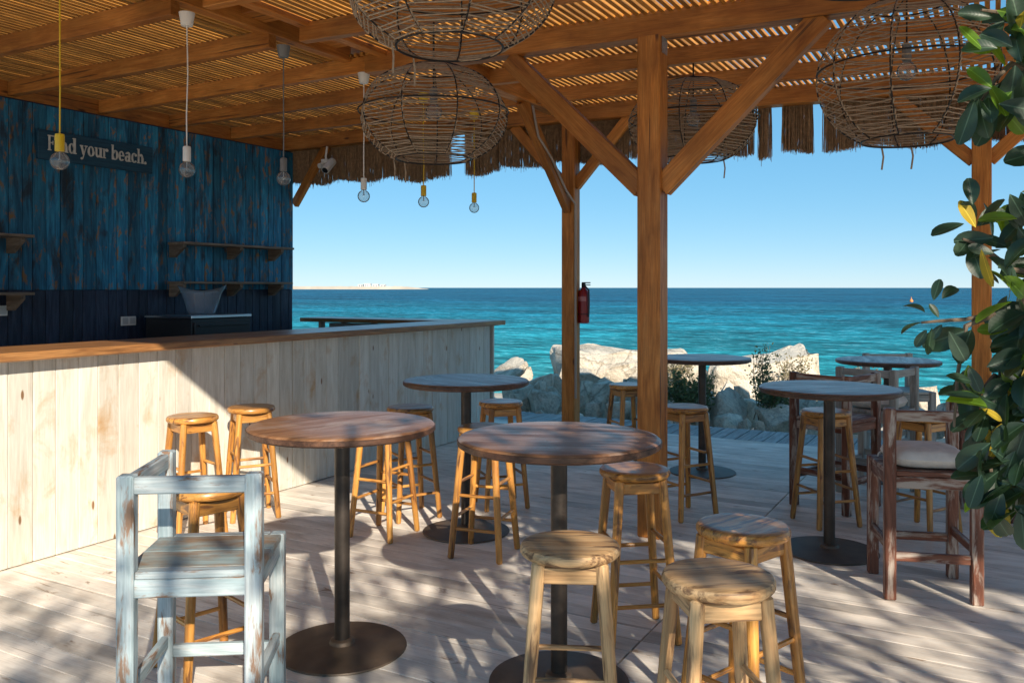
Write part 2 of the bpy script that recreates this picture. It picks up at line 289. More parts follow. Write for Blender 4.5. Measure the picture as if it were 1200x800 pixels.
def cbox(L, W, H, e):
    a, b, c = L / 2, W / 2, H / 2; S = (-1, 1)
    if e <= 0:
        vs = [(x * a, y * b, z * c) for x in S for y in S for z in S]
        return vs, [(0, 1, 3, 2), (4, 6, 7, 5), (0, 4, 5, 1), (2, 3, 7, 6), (0, 2, 6, 4), (1, 5, 7, 3)]
    e = min(e, a * .45, b * .45, c * .45); vs = []; ix = {}
    for x in S:
        for y in S:
            for z in S:
                ix[x, y, z] = len(vs); vs += [(x * a, y * (b - e), z * (c - e)), (x * (a - e), y * b, z * (c - e)), (x * (a - e), y * (b - e), z * c)]
    fs = []
    for s1 in S:
        for k in range(3):
            q = []
            for u, w in ((-1, -1), (1, -1), (1, 1), (-1, 1)):
                t = [0, 0, 0]; t[k] = s1; t[(k + 1) % 3] = u; t[(k + 2) % 3] = w; q.append(ix[tuple(t)] + k)
            fs.append(q)
    for k in range(3):
        m, n = (k + 1) % 3, (k + 2) % 3
        for u in S:
            for w in S:
                q = []
                for s1 in S:
                    t = [0, 0, 0]; t[k] = s1; t[m] = u; t[n] = w; i = ix[tuple(t)]; q.append((i + m, i + n))
                fs.append([q[0][0], q[0][1], q[1][1], q[1][0]])
    for i in ix.values(): fs.append([i, i + 1, i + 2])
    out = []
    for f in fs:
        p = [Vector(vs[i]) for i in f]; nrm = (p[1] - p[0]).cross(p[2] - p[0]); cen = sum(p, Vector()) / len(p)
        out.append(tuple(f) if nrm.dot(cen) > 0 else tuple(reversed(f)))
    return vs, out
CACHE = {}
def bar_mesh(L, w, h, mat, e):
    k = ('bar', round(L, 3), round(w, 4), round(h, 4), mat, e)
    if k not in CACHE:
        m = MB(); m.v, m.f = cbox(L, w, h, e); CACHE[k] = m.mesh('timber', mat, False, False)
    return CACHE[k]
def orient(p0, p1, up):
    x = (p1 - p0).normalized(); u = Vector(up); z = (u - x * u.dot(x)).normalized(); y = z.cross(x)
    return Matrix((x, y, z)).transposed().to_4x4()
def bar(name, p0, p1, w, h, mat, parent=None, up=(0, 0, 1), e=0.004):
    p0, p1 = Vector(p0), Vector(p1); o = link(name, bar_mesh((p1 - p0).length, w, h, mat, e), parent)
    o.matrix_local = Matrix.Translation((p0 + p1) / 2) @ orient(p0, p1, up); return o
def rod_mesh(L, r0, r1, mat, n=12):
    k = ('rod', round(L, 3), r0, r1, mat, n)
    if k not in CACHE:
        m = MB(); e = min(0.006, r0 * .4, r1 * .4)
        m.tube([(-L/2, 0, 0), (-L/2 + e, 0, 0), (0, 0, 0), (L/2 - e, 0, 0), (L/2, 0, 0)], [r0 - e, r0, (r0 + r1) / 2, r1, r1 - e], n); CACHE[k] = m.mesh('round', mat, True)
    return CACHE[k]
def rod(name, p0, p1, r0, r1, mat, parent=None, n=12):
    p0, p1 = Vector(p0), Vector(p1); o = link(name, rod_mesh((p1 - p0).length, r0, r1, mat, n), parent)
    up = (0, 0, 1) if abs((p1 - p0).normalized().z) < 0.95 else (1, 0, 0)
    o.matrix_local = Matrix.Translation((p0 + p1) / 2) @ orient(p0, p1, up); return o
def thing(name, label, cat, loc=(0, 0, 0), rz=0.0, group=None):
    o = bpy.data.objects.new(name, None); o.empty_display_size = 0.1; COL.objects.link(o); o.location = loc; o.rotation_euler = (0, 0, rz)
    return tag(o, label, cat, group)
def tag(o, label=None, cat=None, group=None, kind=None):
    if label: o['label'] = label
    if cat: o['category'] = cat
    if group: o['group'] = group
    if kind: o['kind'] = kind
    return o

# ---------------------------------------------------------------- ground, shore, sea
m = MB(); m.add([(-400, -400, -.42), (400, -400, -.42), (400, 9.9, -.42), (-400, 9.9, -.42)], [(0, 1, 2, 3)])
tag(m.build('ground', 'ground'), kind='structure')
m = MB(); nx, ny = 90, 16; vs = []
for j in range(ny + 1):
    y = 9.9 + j * 0.7
    for i in range(nx + 1):
        x = -45 + i; t = j / ny; z = -.42 - 2.6 * max(0, t - .33) ** 1.1 + (0.16 * noise.noise(Vector((x * .6, y * .6, 3))) if j else 0); vs.append((x, y, z))
m.add(vs, [(j * (nx + 1) + i, j * (nx + 1) + i + 1, (j + 1) * (nx + 1) + i + 1, (j + 1) * (nx + 1) + i) for j in range(ny) for i in range(nx)])
tag(m.build('shore', 'ground', smooth='all'), kind='structure')
SEA = -1.35
m = MB(); m.add([(-12000, 0, 0), (12000, 0, 0), (12000, 14000, 0), (-12000, 14000, 0)], [(0, 1, 2, 3)])
tag(m.build('sea', 'water', loc=(0, 12.0, SEA)), kind='structure')

# far breakwater with its white buildings, and a buoy
bk = thing('breakwater', 'long low pale rock breakwater out at sea on the horizon', 'breakwater', at(400, 337, 1500) * 1.0)
bk.location.z = SEA; bk.rotation_euler = (0, 0, YAW)
m = MB(); top = []
n = 60
for i in range(n + 1):
    x = -170 + 322 * i / n; h = (5.2 + 0.9 * noise.noise(Vector((i * .7, 0, 0)))) * min(1, (n - i) / 9 + .1)
    top.append((x, h))
vs = []
for x, h in top: vs += [(x, -9, -.5), (x, -3, h), (x, 3, h), (x, 9, -.5)]
m.add(vs, [(i * 4 + k, i * 4 + k + 1, (i + 1) * 4 + k + 1, (i + 1) * 4 + k) for i in range(n) for k in range(3)])
m.build('rock_bank', 'far_land', bk)
for k, (x, w, h) in enumerate(((34, 8, 3.6), (46, 11, 5.2), (60, 10, 4.2), (73, 8, 3.4))):
    lab = ['white harbour building on the breakwater, first of the row towards the blue wall', 'tallest white harbour building on the breakwater', 'wide white harbour building beside the tallest one on the breakwater', 'white harbour building at the seaward end of the row on the breakwater'][k]
    b = thing('harbour_building', lab, 'building', ground((400 - 600) / FPX * 1500 + x, 1500, SEA + 4.2), YAW, 'white buildings on the breakwater')
    mm = MB(); mm.box((0, 0, h / 2), (w, 10, h)); mm.build('wall', 'far_white', b)
    mm = MB(); mm.box((0, 0, h + .4), (w + 1.5, 11.5, .8)); mm.build('roof', 'far_white', b)
    mm = MB()
    for q in range(int(w / 4)): mm.box((-w / 2 + 2.4 + q * 4, -5.05, h * .5), (1.8, .3, 2.0))
    mm.build('window_row', 'far_glass', b)
bo = MB(); bo.lathe([(0.02, -.25), (.30, -.15), (.36, .1), (.26, .35), (.08, .5), (.05, .9), (.02, .92)], 14)
tag(bo.build('buoy', 'buoy', loc=ground((1068 - 600) / FPX * 175, 175, SEA + .1), smooth=True), 'small orange buoy floating on the sea near the horizon', 'buoy')

# ---------------------------------------------------------------- deck and walkway
deck = bpy.data.objects.new('deck', None); COL.objects.link(deck); tag(deck, 'whitewashed plank terrace floor', None, kind='structure')
m = MB(); m.box((-.6, 2.75, -.228), (13.2, 12.0, .384)); m.build('deck_base', 'deck_base', deck)
PW = 0.1305
for i in range(92):
    y = -3.2 + i * PW
    if y > 8.68: break
    j = rnd.uniform(-.12, .12)
    for x0, x1 in ((-7.2, -1.36), (-1.352, 5.9)):
        o = bar('plank', (x0, y + PW / 2, -.0165 + rnd.uniform(-.0015, .0008)), (x1, y + PW / 2, -.0165 + rnd.uniform(-.0015, .0008)), PW - .0035, .033, 'deck', deck, e=.0014)
walk = bpy.data.objects.new('walkway', None); COL.objects.link(walk); tag(walk, 'grey board walkway along the edge of the terrace', None, kind='structure')
m = MB(); m.box((-.6, 9.16, -.25), (16, .72, .36)); m.build('joist_base', 'deck_base', walk)
x = -8.4
while x < 7.2:
    bar('board', (x, 8.77, -.028 + rnd.uniform(-.003, .002)), (x, 9.56, -.028 + rnd.uniform(-.003, .002)), .128, .036, 'walkway', walk, e=.004); x += .1395

# ---------------------------------------------------------------- pergola
perg = thing('pergola', 'orange stained timber pergola with slatted roof over the terrace', 'pergola')
RB = 3.16                                   # underside of the rafters over the bar
GX = -3.545; WX = -7.15; EY = 7.5; XR = 5.2
def rb(x): return RB - max(0, x - GX) * 0.0227
RY = [1.18, 1.92, 2.70, 3.49, 4.28, 5.90, 6.70]
for y in RY:
    xl, xr = (-4.24, -3.97) if y < 5 else (GX, GX)
    bar('rafter', (WX - .07, y, RB + .06), (xl, y, RB + .06), .07, .12, 'stained', perg)
    bar('rafter', (xr, y, rb(xr) + .06), (XR, y, rb(XR) + .06), .07, .12, 'stained', perg)
bar('rafter', (WX - .07, 5.12, RB + .06), (GX - .55, 5.12, RB + .06), .07, .12, 'stained', perg)
bar('main_beam', (GX - .55, 5.14, RB + .075), (XR, 5.14, rb(XR) + .075), .14, .17, 'stained', perg, e=.006)
bar('eave_beam', (WX - .05, EY, RB + .055), (GX, EY, RB + .055), .12, .15, 'stained', perg, e=.006)
bar('eave_beam', (GX, EY, rb(GX) + .055), (XR, EY, rb(XR) + .055), .12, .15, 'stained', perg, e=.006)
bar('wall_plate', (WX - .13, 1.0, RB + .06), (WX - .13, EY, RB + .06), .12, .15, 'stained', perg)
bar('girder', (GX, 5.2, RB + .065), (GX, EY - .06, RB + .065), .12, .155, 'stained', perg, e=.006)
for gx in (-3.93, -4.27): bar('ridge_timber', (gx, 1.1, RB + .185), (gx, 5.08, RB + .185), .085, .19, 'stained', perg, e=.005)
bar('cover_board', (-4.1, 1.08, RB + .292), (-4.1, 5.3, RB + .292), .56, .022, 'stained', perg)
bar('ridge_end', (-4.40, 5.245, RB + .215), (-3.80, 5.245, RB + .215), .05, .128, 'stained', perg)
for y in (1.6, 2.5, 3.3, 4.1, 4.8): bar('spacer_block', (-4.24, y, RB + .20), (-3.96, y, RB + .20), .22, .10, 'stained', perg)
sx_ = WX - .24; k = 0
while sx_ < XR:
    w = .0275 + rnd.uniform(-.001, .001)
    near = 1.12 + rnd.uniform(-.02, .02)
    if not (-4.32 < sx_ < -3.88):
        z = rb(sx_) + .12 + .013
        bar('slat', (sx_, near, z + rnd.uniform(0, .002)), (sx_ + rnd.uniform(-.0015, .0015), 7.95, z + rnd.uniform(0, .002)), w, .028, 'slat', perg, e=.002)
    else:
        z = RB + .133; bar('slat', (sx_, 5.06, z), (sx_, 7.95, z), w, .026, 'slat', perg, e=.002)
    sx_ += .0545
bar('fascia', (WX - .05, 7.97, RB + .11), (GX, 7.97, RB + .11), .03, .10, 'stained', perg)
bar('fascia', (GX, 7.97, rb(GX) + .11), (XR, 7.97, rb(XR) + .11), .03, .10, 'stained', perg)
def post(x, y, w, top):
    return bar('post', (x, y, 0), (x, y, top), w, w, 'stained', perg, up=(1, 0, 0), e=.008)
P1 = (-1.865, 5.14); P2 = (GX, EY); P3 = (-.08, EY); P4 = (3.5, EY)
p1 = post(*P1, .150, rb(P1[0]) - .008)
post(*P2, .135, RB - .01); post(*P3, .135, rb(P3[0]) - .01); post(*P4, .135, rb(P4[0]) - .01)
post(3.5, 1.25, .14, rb(3.5)); post(WX - .16, EY - .04, .11, RB - .02)
for sg in (-1, 1):
    m = MB(); zt = rb(P1[0]); m.box((P1[0] + sg * .079, P1[1], zt - .05), (.004, .09, .14)); m.box((P1[0] + sg * .125, P1[1], zt - .0105), (.10, .09, .004)); m.build('angle_plate', 'zinc', perg)
def brace(x0, y0, z0, x1, y1, z1, w=.09, h=.10): return bar('brace', (x0, y0, z0), (x1, y1, z1), w, h, 'stained', perg, e=.005)
brace(P1[0] - .06, P1[1], 2.17, P1[0] - 1.02, P1[1], rb(P1[0]) - .01, .085, .13)
brace(P1[0] + .06, P1[1], 2.17, P1[0] + 1.02, P1[1], rb(P1[0]) - .03, .085, .13)
for px in (P2, P3, P4):
    for sg in (-1, 1): brace(px[0] + sg * .05, EY, 2.52, px[0] + sg * .62, EY, rb(px[0]) - .01, .06, .10)
brace(GX, EY - .05, 2.30, GX, EY - 1.0, RB + .0, .07, .12)
brace(WX - .04, EY + .12, 2.53, WX + .54, EY + .02, RB - .005, .06, .10)
m = MB(); m.tube([(GX + .05, 6.62, RB - .03), (GX + .05, 6.68, 2.98), (GX + .045, 6.74, 2.88), (GX + .045, 7.0, 2.72), (GX + .045, 7.30, 2.46), (GX + .08, 7.43, 2.34), (GX + .078, 7.44, .5)], .011, 6); m.build('cable_lit_strip', 'cable_grey', perg, True)  # lower run down the post is added, imitating the post's lit side

# reed fringe along the eave: separate hanging bundles, with gaps between
def fringe(x0, x1, length, taper=0.0, dens=330):
    m = MB(); n = int((x1 - x0) * dens); xc = (x0 + x1) / 2
    for i in range(n):
        x = rnd.uniform(x0, x1); y = 7.62 + rnd.uniform(-.045, .045); lag = 0.03 * math.sin(x * 9) + .03 * noise.noise(Vector((x * 6, 1, 0)))
        L = length + lag * .7 + rnd.uniform(-.018, .010) - (rnd.uniform(0, .10) if rnd.random() < .04 else 0) + (rnd.uniform(0, .05) if rnd.random() < .04 else 0)
        zt = rb(x) + .10; bx = x + (x - xc) * taper + rnd.uniform(-.012, .012); by = y + rnd.uniform(-.02, .03); r = rnd.uniform(.0018, .0036)
        a = rnd.uniform(0, 3.1); ca, sa = math.cos(a) * r, math.sin(a) * r
        p = Vector((x, y, zt)); q = Vector((bx, by, zt - L)); mid = (p + q) / 2 + Vector((rnd.uniform(-.006, .006), rnd.uniform(-.006, .006), 0))
        for u, w in (((ca, sa, 0), None), ((-sa, ca, 0), None)):
            u = Vector(u); m.add([p - u, p + u, mid + u, mid - u, q + u * .6, q - u * .6], [(0, 1, 2, 3), (3, 2, 4, 5)])
    return m.build('reed_bundle', 'reed', perg, fix=False)
for a in ((-7.42, -6.42, .50), (-6.41, -5.70, .51), (-5.69, -5.02, .55), (-4.80, -4.415, .53), (-4.385, -4.155, .50), (-4.12, -3.55, .49), (-3.54, -2.95, .50), (-2.94, -2.35, .50), (-2.34, -1.835, .49),
          (-1.79, -1.69, .55), (-1.585, -1.345, .51), (-1.255, -1.055, .50), (-1.045, -.45, .50), (-.44, .2, .49), (.21, .9, .5), (.91, 1.7, .5), (1.72, 2.6, .5), (2.62, 3.5, .5), (3.52, 4.4, .5)):
    fringe(a[0], a[1], a[2], rnd.uniform(-.02, .05), 1300)

# ---------------------------------------------------------------- blue wall with its shelves, sign and fittings
wall = thing('plank_wall', 'weathered blue plank wall with a dark navy lower band behind the bar', 'wall', (WX, 0, 0))
m = MB(); m.box((-.07, 4.79, 1.57), (.06, 5.52, 3.14)); m.build('backing', 'navy_wall', wall)
y = 2.05
while y < EY + .03:
    w = min(rnd.uniform(.075, .135), EY + .062 - y)
    up_t = .022 + rnd.uniform(0, .010); lo_t = .016 + rnd.uniform(0, .006)
    bar('plank', (-.04 + up_t / 2, y + w / 2, 1.53), (-.04 + up_t / 2, y + w / 2, 3.125), w - .005, up_t, 'blue_wall', wall, up=(1, 0, 0), e=.003)
    bar('lower_plank', (-.04 + lo_t / 2, y + w / 2, 0.01), (-.04 + lo_t / 2, y + w / 2, 1.527), w - .005, lo_t, 'navy_wall', wall, up=(1, 0, 0), e=.003)
    y += w

def shelf(y0, y1, z, label, brs):
    t = thing('wall_shelf', label, 'shelf', (WX, 0, z), 0, 'plain wooden shelves on the blue wall')
    bar('shelf_board', (.11, y0, 0), (.11, y1, 0), .235, .024, 'shelf', t)
    for yy in brs:
        m = MB(); m.prism([(-.012, -.012), (.19, -.012), (.19, -.045), (.05, -.14), (-.012, -.14)], yy - .02, yy + .02, lambda a, b, c: (a, c, b)); m.build('bracket', 'shelf', t)
shelf(5.80, 7.33, 1.99, 'upper wooden shelf with three brackets above the black fridge unit', (5.84, 6.58, 7.18))
shelf(5.80, 7.31, 1.60, 'lower wooden shelf with three brackets just above the clear bucket', (5.84, 6.58, 7.18))
shelf(3.3, 4.30, 1.975, 'upper shelf stub on the blue wall below the beach sign', (3.5, 4.22))
shelf(3.3, 4.30, 1.50, 'lower shelf stub on the navy band below the beach sign', (3.5, 4.22))

sign = thing('wall_sign', 'dark blue board sign reading Find your beach. in white letters', 'sign', (WX, 4.45, 2.65))
bar('board', (.012, 0, .13), (.012, 1.15, .13), .255, .03, 'sign_board', sign, up=(1, 0, 0))
def rect(x0, y0, x1, y1): return [[(x0, y0), (x1, y0), (x1, y1), (x0, y1)]]
def arc(cx, cy, rx, ry, tx, ty, a0, a1, n=14):           # stroke of an ellipse, thick at the sides and thin at the top
    out = []
    for i in range(n):
        q = []
        for t in (i, i + 1):
            g = R(a0 + (a1 - a0) * t / n); q.append(((cx + rx * math.cos(g), cy + ry * math.sin(g)), (cx + (rx - tx) * math.cos(g), cy + (ry - ty) * math.sin(g))))
        out.append([q[0][0], q[1][0], q[1][1], q[0][1]])
    return out
def para(x0, y0, x1, y1, w): return [[(x0, y0), (x0 + w, y0), (x1 + w, y1), (x1, y1)]]
S = .25; TN = .10
GL = {
 'F': (1.02, rect(.1, 0, .1 + S, 1.5) + rect(0, 0, .48, .1) + rect(0, 1.39, 1.0, 1.5) + rect(.9, 1.08, 1.0, 1.39) + rect(.35, .72, .72, .83) + rect(.65, .58, .73, .97)),
 'i': (.5, rect(.12, 0, .12 + S, 1.0) + rect(0, 0, .5, .09) + rect(0, .9, .12, 1.0) + arc(.24, 1.32, .16, .16, .16, .16, 0, 360, 10)),
 'n': (1.1, rect(.12, 0, .12 + S, 1.0) + rect(0, 0, .47, .09) + rect(0, .9, .12, 1.0) + arc(.62, .62, .36, .40, S, .16, 0, 150) + rect(.73, 0, .98, .63) + rect(.62, 0, 1.1, .09)),
 'd': (1.1, arc(.46, .5, .46, .52, S, TN, 20, 340, 20) + rect(.72, 0, .97, 1.55) + rect(.58, 1.46, .72, 1.55) + rect(.97, 0, 1.1, .09)),
 'y': (1.05, para(.08, .95, .40, .05, .28) + para(.88, .95, .32, -.42, .10) + rect(0, .9, .46, 1.0) + rect(.68, .9, 1.1, 1.0) + arc(.24, -.34, .14, .12, .14, .12, 0, 360, 10)),
 'o': (.98, arc(.48, .5, .48, .53, S, TN, 0, 360, 24)),
 'u': (1.1, rect(.12, .35, .12 + S, 1.0) + rect(0, .9, .12, 1.0) + arc(.48, .38, .36, .40, S, .16, 180, 330) + rect(.73, 0, .98, 1.0) + rect(.6, .9, .73, 1.0) + rect(.98, 0, 1.1, .09)),
 'r': (.78, rect(.12, 0, .12 + S, 1.0) + rect(0, 0, .5, .09) + rect(0, .9, .12, 1.0) + arc(.62, .66, .30, .36, .14, .14, 60, 160) + arc(.66, .84, .13, .15, .13, .15, 0, 360, 10)),
 'b': (1.06, rect(.1, 0, .1 + S, 1.55) + rect(0, 1.46, .1, 1.55) + arc(.58, .5, .46, .52, S, TN, -160, 160, 20)),
 'e': (.92, arc(.46, .5, .46, .53, S, TN, 0, 315, 20) + rect(.2, .47, .88, .56)),
 'a': (.98, arc(.38, .30, .36, .33, S, TN, 30, 340, 16) + rect(.56, 0, .81, .7) + arc(.44, .66, .37, .36, .2, .13, 0, 155) + rect(.81, 0, .96, .09)),
 'c': (.88, arc(.46, .5, .46, .53, S, TN, 50, 320, 20) + arc(.70, .80, .13, .14, .13, .14, 0, 360, 10)),
 'h': (1.1, rect(.12, 0, .12 + S, 1.55) + rect(0, 1.46, .12, 1.55) + rect(0, 0, .47, .09) + arc(.62, .62, .36, .40, S, .16, 0, 150) + rect(.73, 0, .98, .63) + rect(.62, 0, 1.1, .09)),
 '.': (.4, arc(.2, .13, .16, .16, .16, .16, 0, 360, 10))}
u = .088; xk = .0655; pen = .085
for ch in "Find your beach.":
    if ch == ' ': pen += .5 * xk; continue
    wd, polys = GL[ch]; m = MB()
    for i, pl in enumerate(polys): m.prism(pl, .026, .033 + .0004 * i, lambda a, b, c: (c, pen + a * xk, .085 + b * u))
    m.build('letter', 'letter', sign); pen += (wd + .09) * xk

def socket_plate(y, z, label):
    t = thing('socket_plate', label, 'socket', (WX - .02, y, z), 0)
    m = MB(); m.box((.008, 0, 0), (.012, .16, .085), .003); m.build('plate', 'white_plastic', t)
    for k in (-.04, .04):
        m = MB(); m.box((.0155, k, 0), (.006, .058, .058), .002); m.build('outlet', 'outlet_plastic', t)
socket_plate(5.36, 1.235, 'white double socket plate on the navy band beside the fridge unit')
socket_plate(4.13, 1.36, 'white socket plate under the lower shelf stub')

fr = thing('fridge_unit', 'black back-bar fridge unit with steel top under the shelves', 'fridge', (-6.78, 5.86, 0))
m = MB(); m.box((0, 0, .63), (.64, .72, 1.26), .006); m.build('cabinet', 'black_panel', fr)
m = MB(); m.box((0, 0, 1.277), (.66, .74, .032), .006); m.build('worktop', 'steel', fr)
for z, h in ((1.13, .20), (.86, .30), (.45, .48)):
    m = MB(); m.box((.3285, 0, z), (.017, .68, h), .004); d = m.build('drawer_front', 'black_panel', fr)
    m = MB(); m.box((.348, 0, z + h / 2 - .035), (.022, .60, .018), .004); m.build('handle', 'black_plastic', d)

bk2 = MB(); n = 40; vs = []; prof = [(.105, .0), (.125, .01), (.15, .09), (.172, .17), (.20, .225)]
for i, (r, z) in enumerate(prof):
    for j in range(n):
        q = 2 * math.pi * j / n; lip = (abs(math.cos(q)) ** 2) * .055 * (i / 4) ** 2
        vs.append((r * 1.05 * math.cos(q + YAW - .3) * (1 + .12 * abs(math.cos(q)) * (i / 4) ** 3), r * .8 * math.sin(q + YAW - .3), z + lip))
bk2.add(vs, [(i * n + j, i * n + (j + 1) % n, (i + 1) * n + (j + 1) % n, (i + 1) * n + j) for i in range(4) for j in range(n)] + [tuple(range(n - 1, -1, -1))])
tag(bk2.build('ice_bucket', 'clear_plastic', loc=(-6.74, 5.86, 1.294), smooth='all'), 'clear plastic ice bucket with flared lip on the fridge unit', 'bucket')
o = bpy.data.objects['ice_bucket']; o.rotation_euler = (0, 0, YAW); sm = o.modifiers.new('thick', 'SOLIDIFY'); sm.thickness = .004

sc = thing('security_camera', 'white bullet security camera under the eave by the blue wall', 'camera', at(384, 195, 9.7))
m = MB(); m.box((-.02, 0, .055), (.09, .09, .05), .008); m.build('mount', 'white_plastic', sc)
m = MB(); m.tube([(-.02, 0, .06), (-.01, -.02, .11), (-.02, .02, .25)], .012, 8); m.build('arm', 'white_plastic', sc, True)
m = MB(); m.tube([(.03, .05, .06), (.05, -.10, -.06)], .045, 14); b_ = m.build('body', 'white_plastic', sc, True)
m = MB(); m.tube([(.0492, -.094, -.0552), (.0506, -.1045, -.0636)], .034, 14); m.build('lens', 'black_plastic', b_, True)
m = MB(); m.tube([(-.06, .02, .03), (-.07, -.06, -.0)], .03, 12); m.build('sensor', 'white_plastic', sc, True)

# ---------------------------------------------------------------- bar counter
BX = -4.70
bc = thing('bar_counter', 'long whitewashed plank bar counter with brown wooden top', 'bar counter', (BX, 0, 0))
m = MB(); m.box((-.11, 4.29, .57), (.10, 7.44, 1.14)); m.build('core', 'deck_base', bc)
m = MB(); m.box((-1.15, 7.88, .57), (2.0, .10, 1.13)); m.build('core', 'deck_base', bc)
y = .62
while y < 7.97:
    w = min(.137 + rnd.uniform(-.012, .012), 8.025 - y); t = .024 + rnd.uniform(0, .006)
    if w > .03: bar('front_board', (-.06 + t / 2, y + w / 2, .006), (-.06 + t / 2, y + w / 2, 1.148), w - .003, t, 'whitewash', bc, up=(1, 0, 0), e=.003)
    y += w
for k in range(2): bar('end_board', (-.085 - .135 * k, 8.040, .006), (-.085 - .135 * k, 8.040, 1.148), .132, .026, 'whitewash', bc, up=(0, 1, 0), e=.003)
bar('counter_top', (-.20, .55, 1.173), (-.20, 8.13, 1.173), .56, .05, 'bar_top', bc, e=.008)
bar('return_top', (-.485, 7.915, 1.172), (-2.5, 7.915, 1.172), .42, .046, 'bar_top', bc, e=.008)
for xx in (-.75, -1.6, -2.05, -2.4): bar('return_post', (xx, 7.985, 0), (xx, 7.985, 1.148), .06, .06, 'shelf', bc, up=(1, 0, 0))

# ---------------------------------------------------------------- tables
def make_table(label, cx, d, rot):
    t = thing('bar_table', label, 'table', ground(cx, d), R(rot), 'round bar tables')
    h = .966; r = .397
    m = MB(); m.lathe([(r - .03, h - .034), (r - .006, h - .032), (r, h - .026), (r, h - .008), (r - .006, h - .002), (r - .02, h), (r * .6, h), (.001, h)], 56, closed=False); tp = m.build('table_top', 'table', t, True)
    m = MB(); m.lathe([(r + .0005, h - .029), (r + .003, h - .027), (r + .003, h - .009), (r + .0005, h - .007)], 56, closed=False); m.build('edge_band', 'table_edge', tp, True)
    m = MB(); m.lathe([(.001, h - .036), (r - .012, h - .036), (r - .012, h - .03)], 48, closed=False); m.build('underside', 'table_edge', tp)
    rod('pole', (0, 0, .010), (0, 0, h - .03), .0325, .0325, 'iron', t, 18)
    m = MB(); m.lathe([(.272, 0), (.277, .004), (.274, .010), (.15, .018), (.055, .026), (.050, .040), (.036, .046), (.03, .046)], 48, closed=False); m.build('base', 'iron_base', t, True)
    m = MB(); m.lathe([(.13, h - .042), (.13, h - .035), (.03, h - .035)], 24, closed=False); m.build('top_plate', 'iron', t)
    return t
TABLES = [
 ('round brown bar table between the thick middle post and the two pale stools', .185, 3.39, 20),
 ('round brown bar table beside the pale blue corner chair', -.731, 3.71, 70),
 ('round bar table beside the end of the whitewashed counter', -.292, 5.49, -20),
 ('round bar table with a brown corner chair and a reddish cushioned chair', 1.87, 5.08, 45),
 ('round bar table by the rocks behind the thick middle post', 1.60, 7.25, 0),
 ('round bar table by the sea with grey corner chairs around it', 3.06, 7.02, 100)]
for a in TABLES: make_table(*a)

# ---------------------------------------------------------------- stools
def make_stool(label, cx, d, yaw, mat='stool', h=.745, r=.158):
    t = thing('round_stool', label, 'stool', ground(cx, d), YAW + R(yaw), 'round wooden bar stools')
    m = MB(); wob = lambda q: .006 * math.sin(2 * q + cx * 7) + .004 * math.sin(5 * q + d)
    m.lathe([(r - .03, h - .040), (r - .008, h - .036), (r, h - .026), (r, h - .014), (r - .006, h - .004), (r - .02, h), (r * .7, h - .001), (r * .35, h - .0015), (.001, h - .002)], 36, closed=False, wob=wob)
    m.add([((r - .03) * math.cos(2 * math.pi * k / 20), (r - .03) * math.sin(2 * math.pi * k / 20), h - .039) for k in range(20)], [tuple(range(19, -1, -1))])
    s = m.build('seat', mat, t, True, fix=True); 
    tp, ft = .096, .150; zt = h - .036
    C = ((-1, -1), (1, -1), (1, 1), (-1, 1))
    def pt(c, z): k = tp + (ft - tp) * (1 - z / zt); return Vector((c[0] * k, c[1] * k, z))
    for c in C: rod('leg', pt(c, 0), pt(c, zt), .0175 + rnd.choice((0, .001)), .0215, mat, t, 12)
    lev = {0: (.17, .36), 1: (.235, .43), 2: (.17, .36), 3: (.235, .43)}
    for i in range(4):
        a, b = C[i], C[(i + 1) % 4]
        pa, pb = pt(a, zt - .036), pt(b, zt - .036); bar('apron', pa, pb, .020, .052, mat, t)
        for z in lev[i]: rod('rung', pt(a, z), pt(b, z), .0095, .0095, mat, t, 8)
    return t
STOOLS = [
 ('golden stool against the whitewashed counter, the one farther from the sea', -2.02, 5.45, 43, 'stool'),
 ('golden stool against the counter, next along towards the round table', -1.775, 5.87, 28, 'stool'),
 ('golden stool directly behind the pale blue corner chair', -1.25, 3.53, 45, 'stool'),
 ('wooden stool between the front round table and the thick middle post', .550, 3.87, 9, 'stool'),
 ('wooden stool standing on its own beside the round table by the rocks', 1.18, 5.89, 27, 'stool'),
 ('wooden stool near the counter, between the counter and the table at its end', -.692, 5.87, 30, 'stool'),
 ('sunlit golden stool with its seat behind the round table by the blue chair', -.806, 5.43, -27, 'stool'),
 ('wooden stool on the seaward side of the table at the end of the counter', -.079, 6.15, 18, 'stool'),
 ('wooden stool in front of the base of the table at the end of the counter', -.16, 5.03, -20, 'stool'),
 ('wooden stool behind the thick middle post near the rocks', .974, 7.23, 20, 'stool'),
 ('wooden stool between the brown corner chair and its round table', 2.07, 5.69, 15, 'stool'),
 ('wooden stool behind the reddish cushioned chair', 2.625, 5.50, 30, 'stool'),
 ('pale greyish wooden stool beside the base of the front round table', .184, 2.73, -4, 'stool_pale'),
 ('pale brown stool with the thickest legs, in front of the blue-sheened seat', .582, 2.434, 8, 'stool_pale'),
 ('golden stool whose seat has a bluish white sheen, behind the pale brown stool', .790, 2.946, 40, 'stool')]
for a in STOOLS: make_stool(*a)

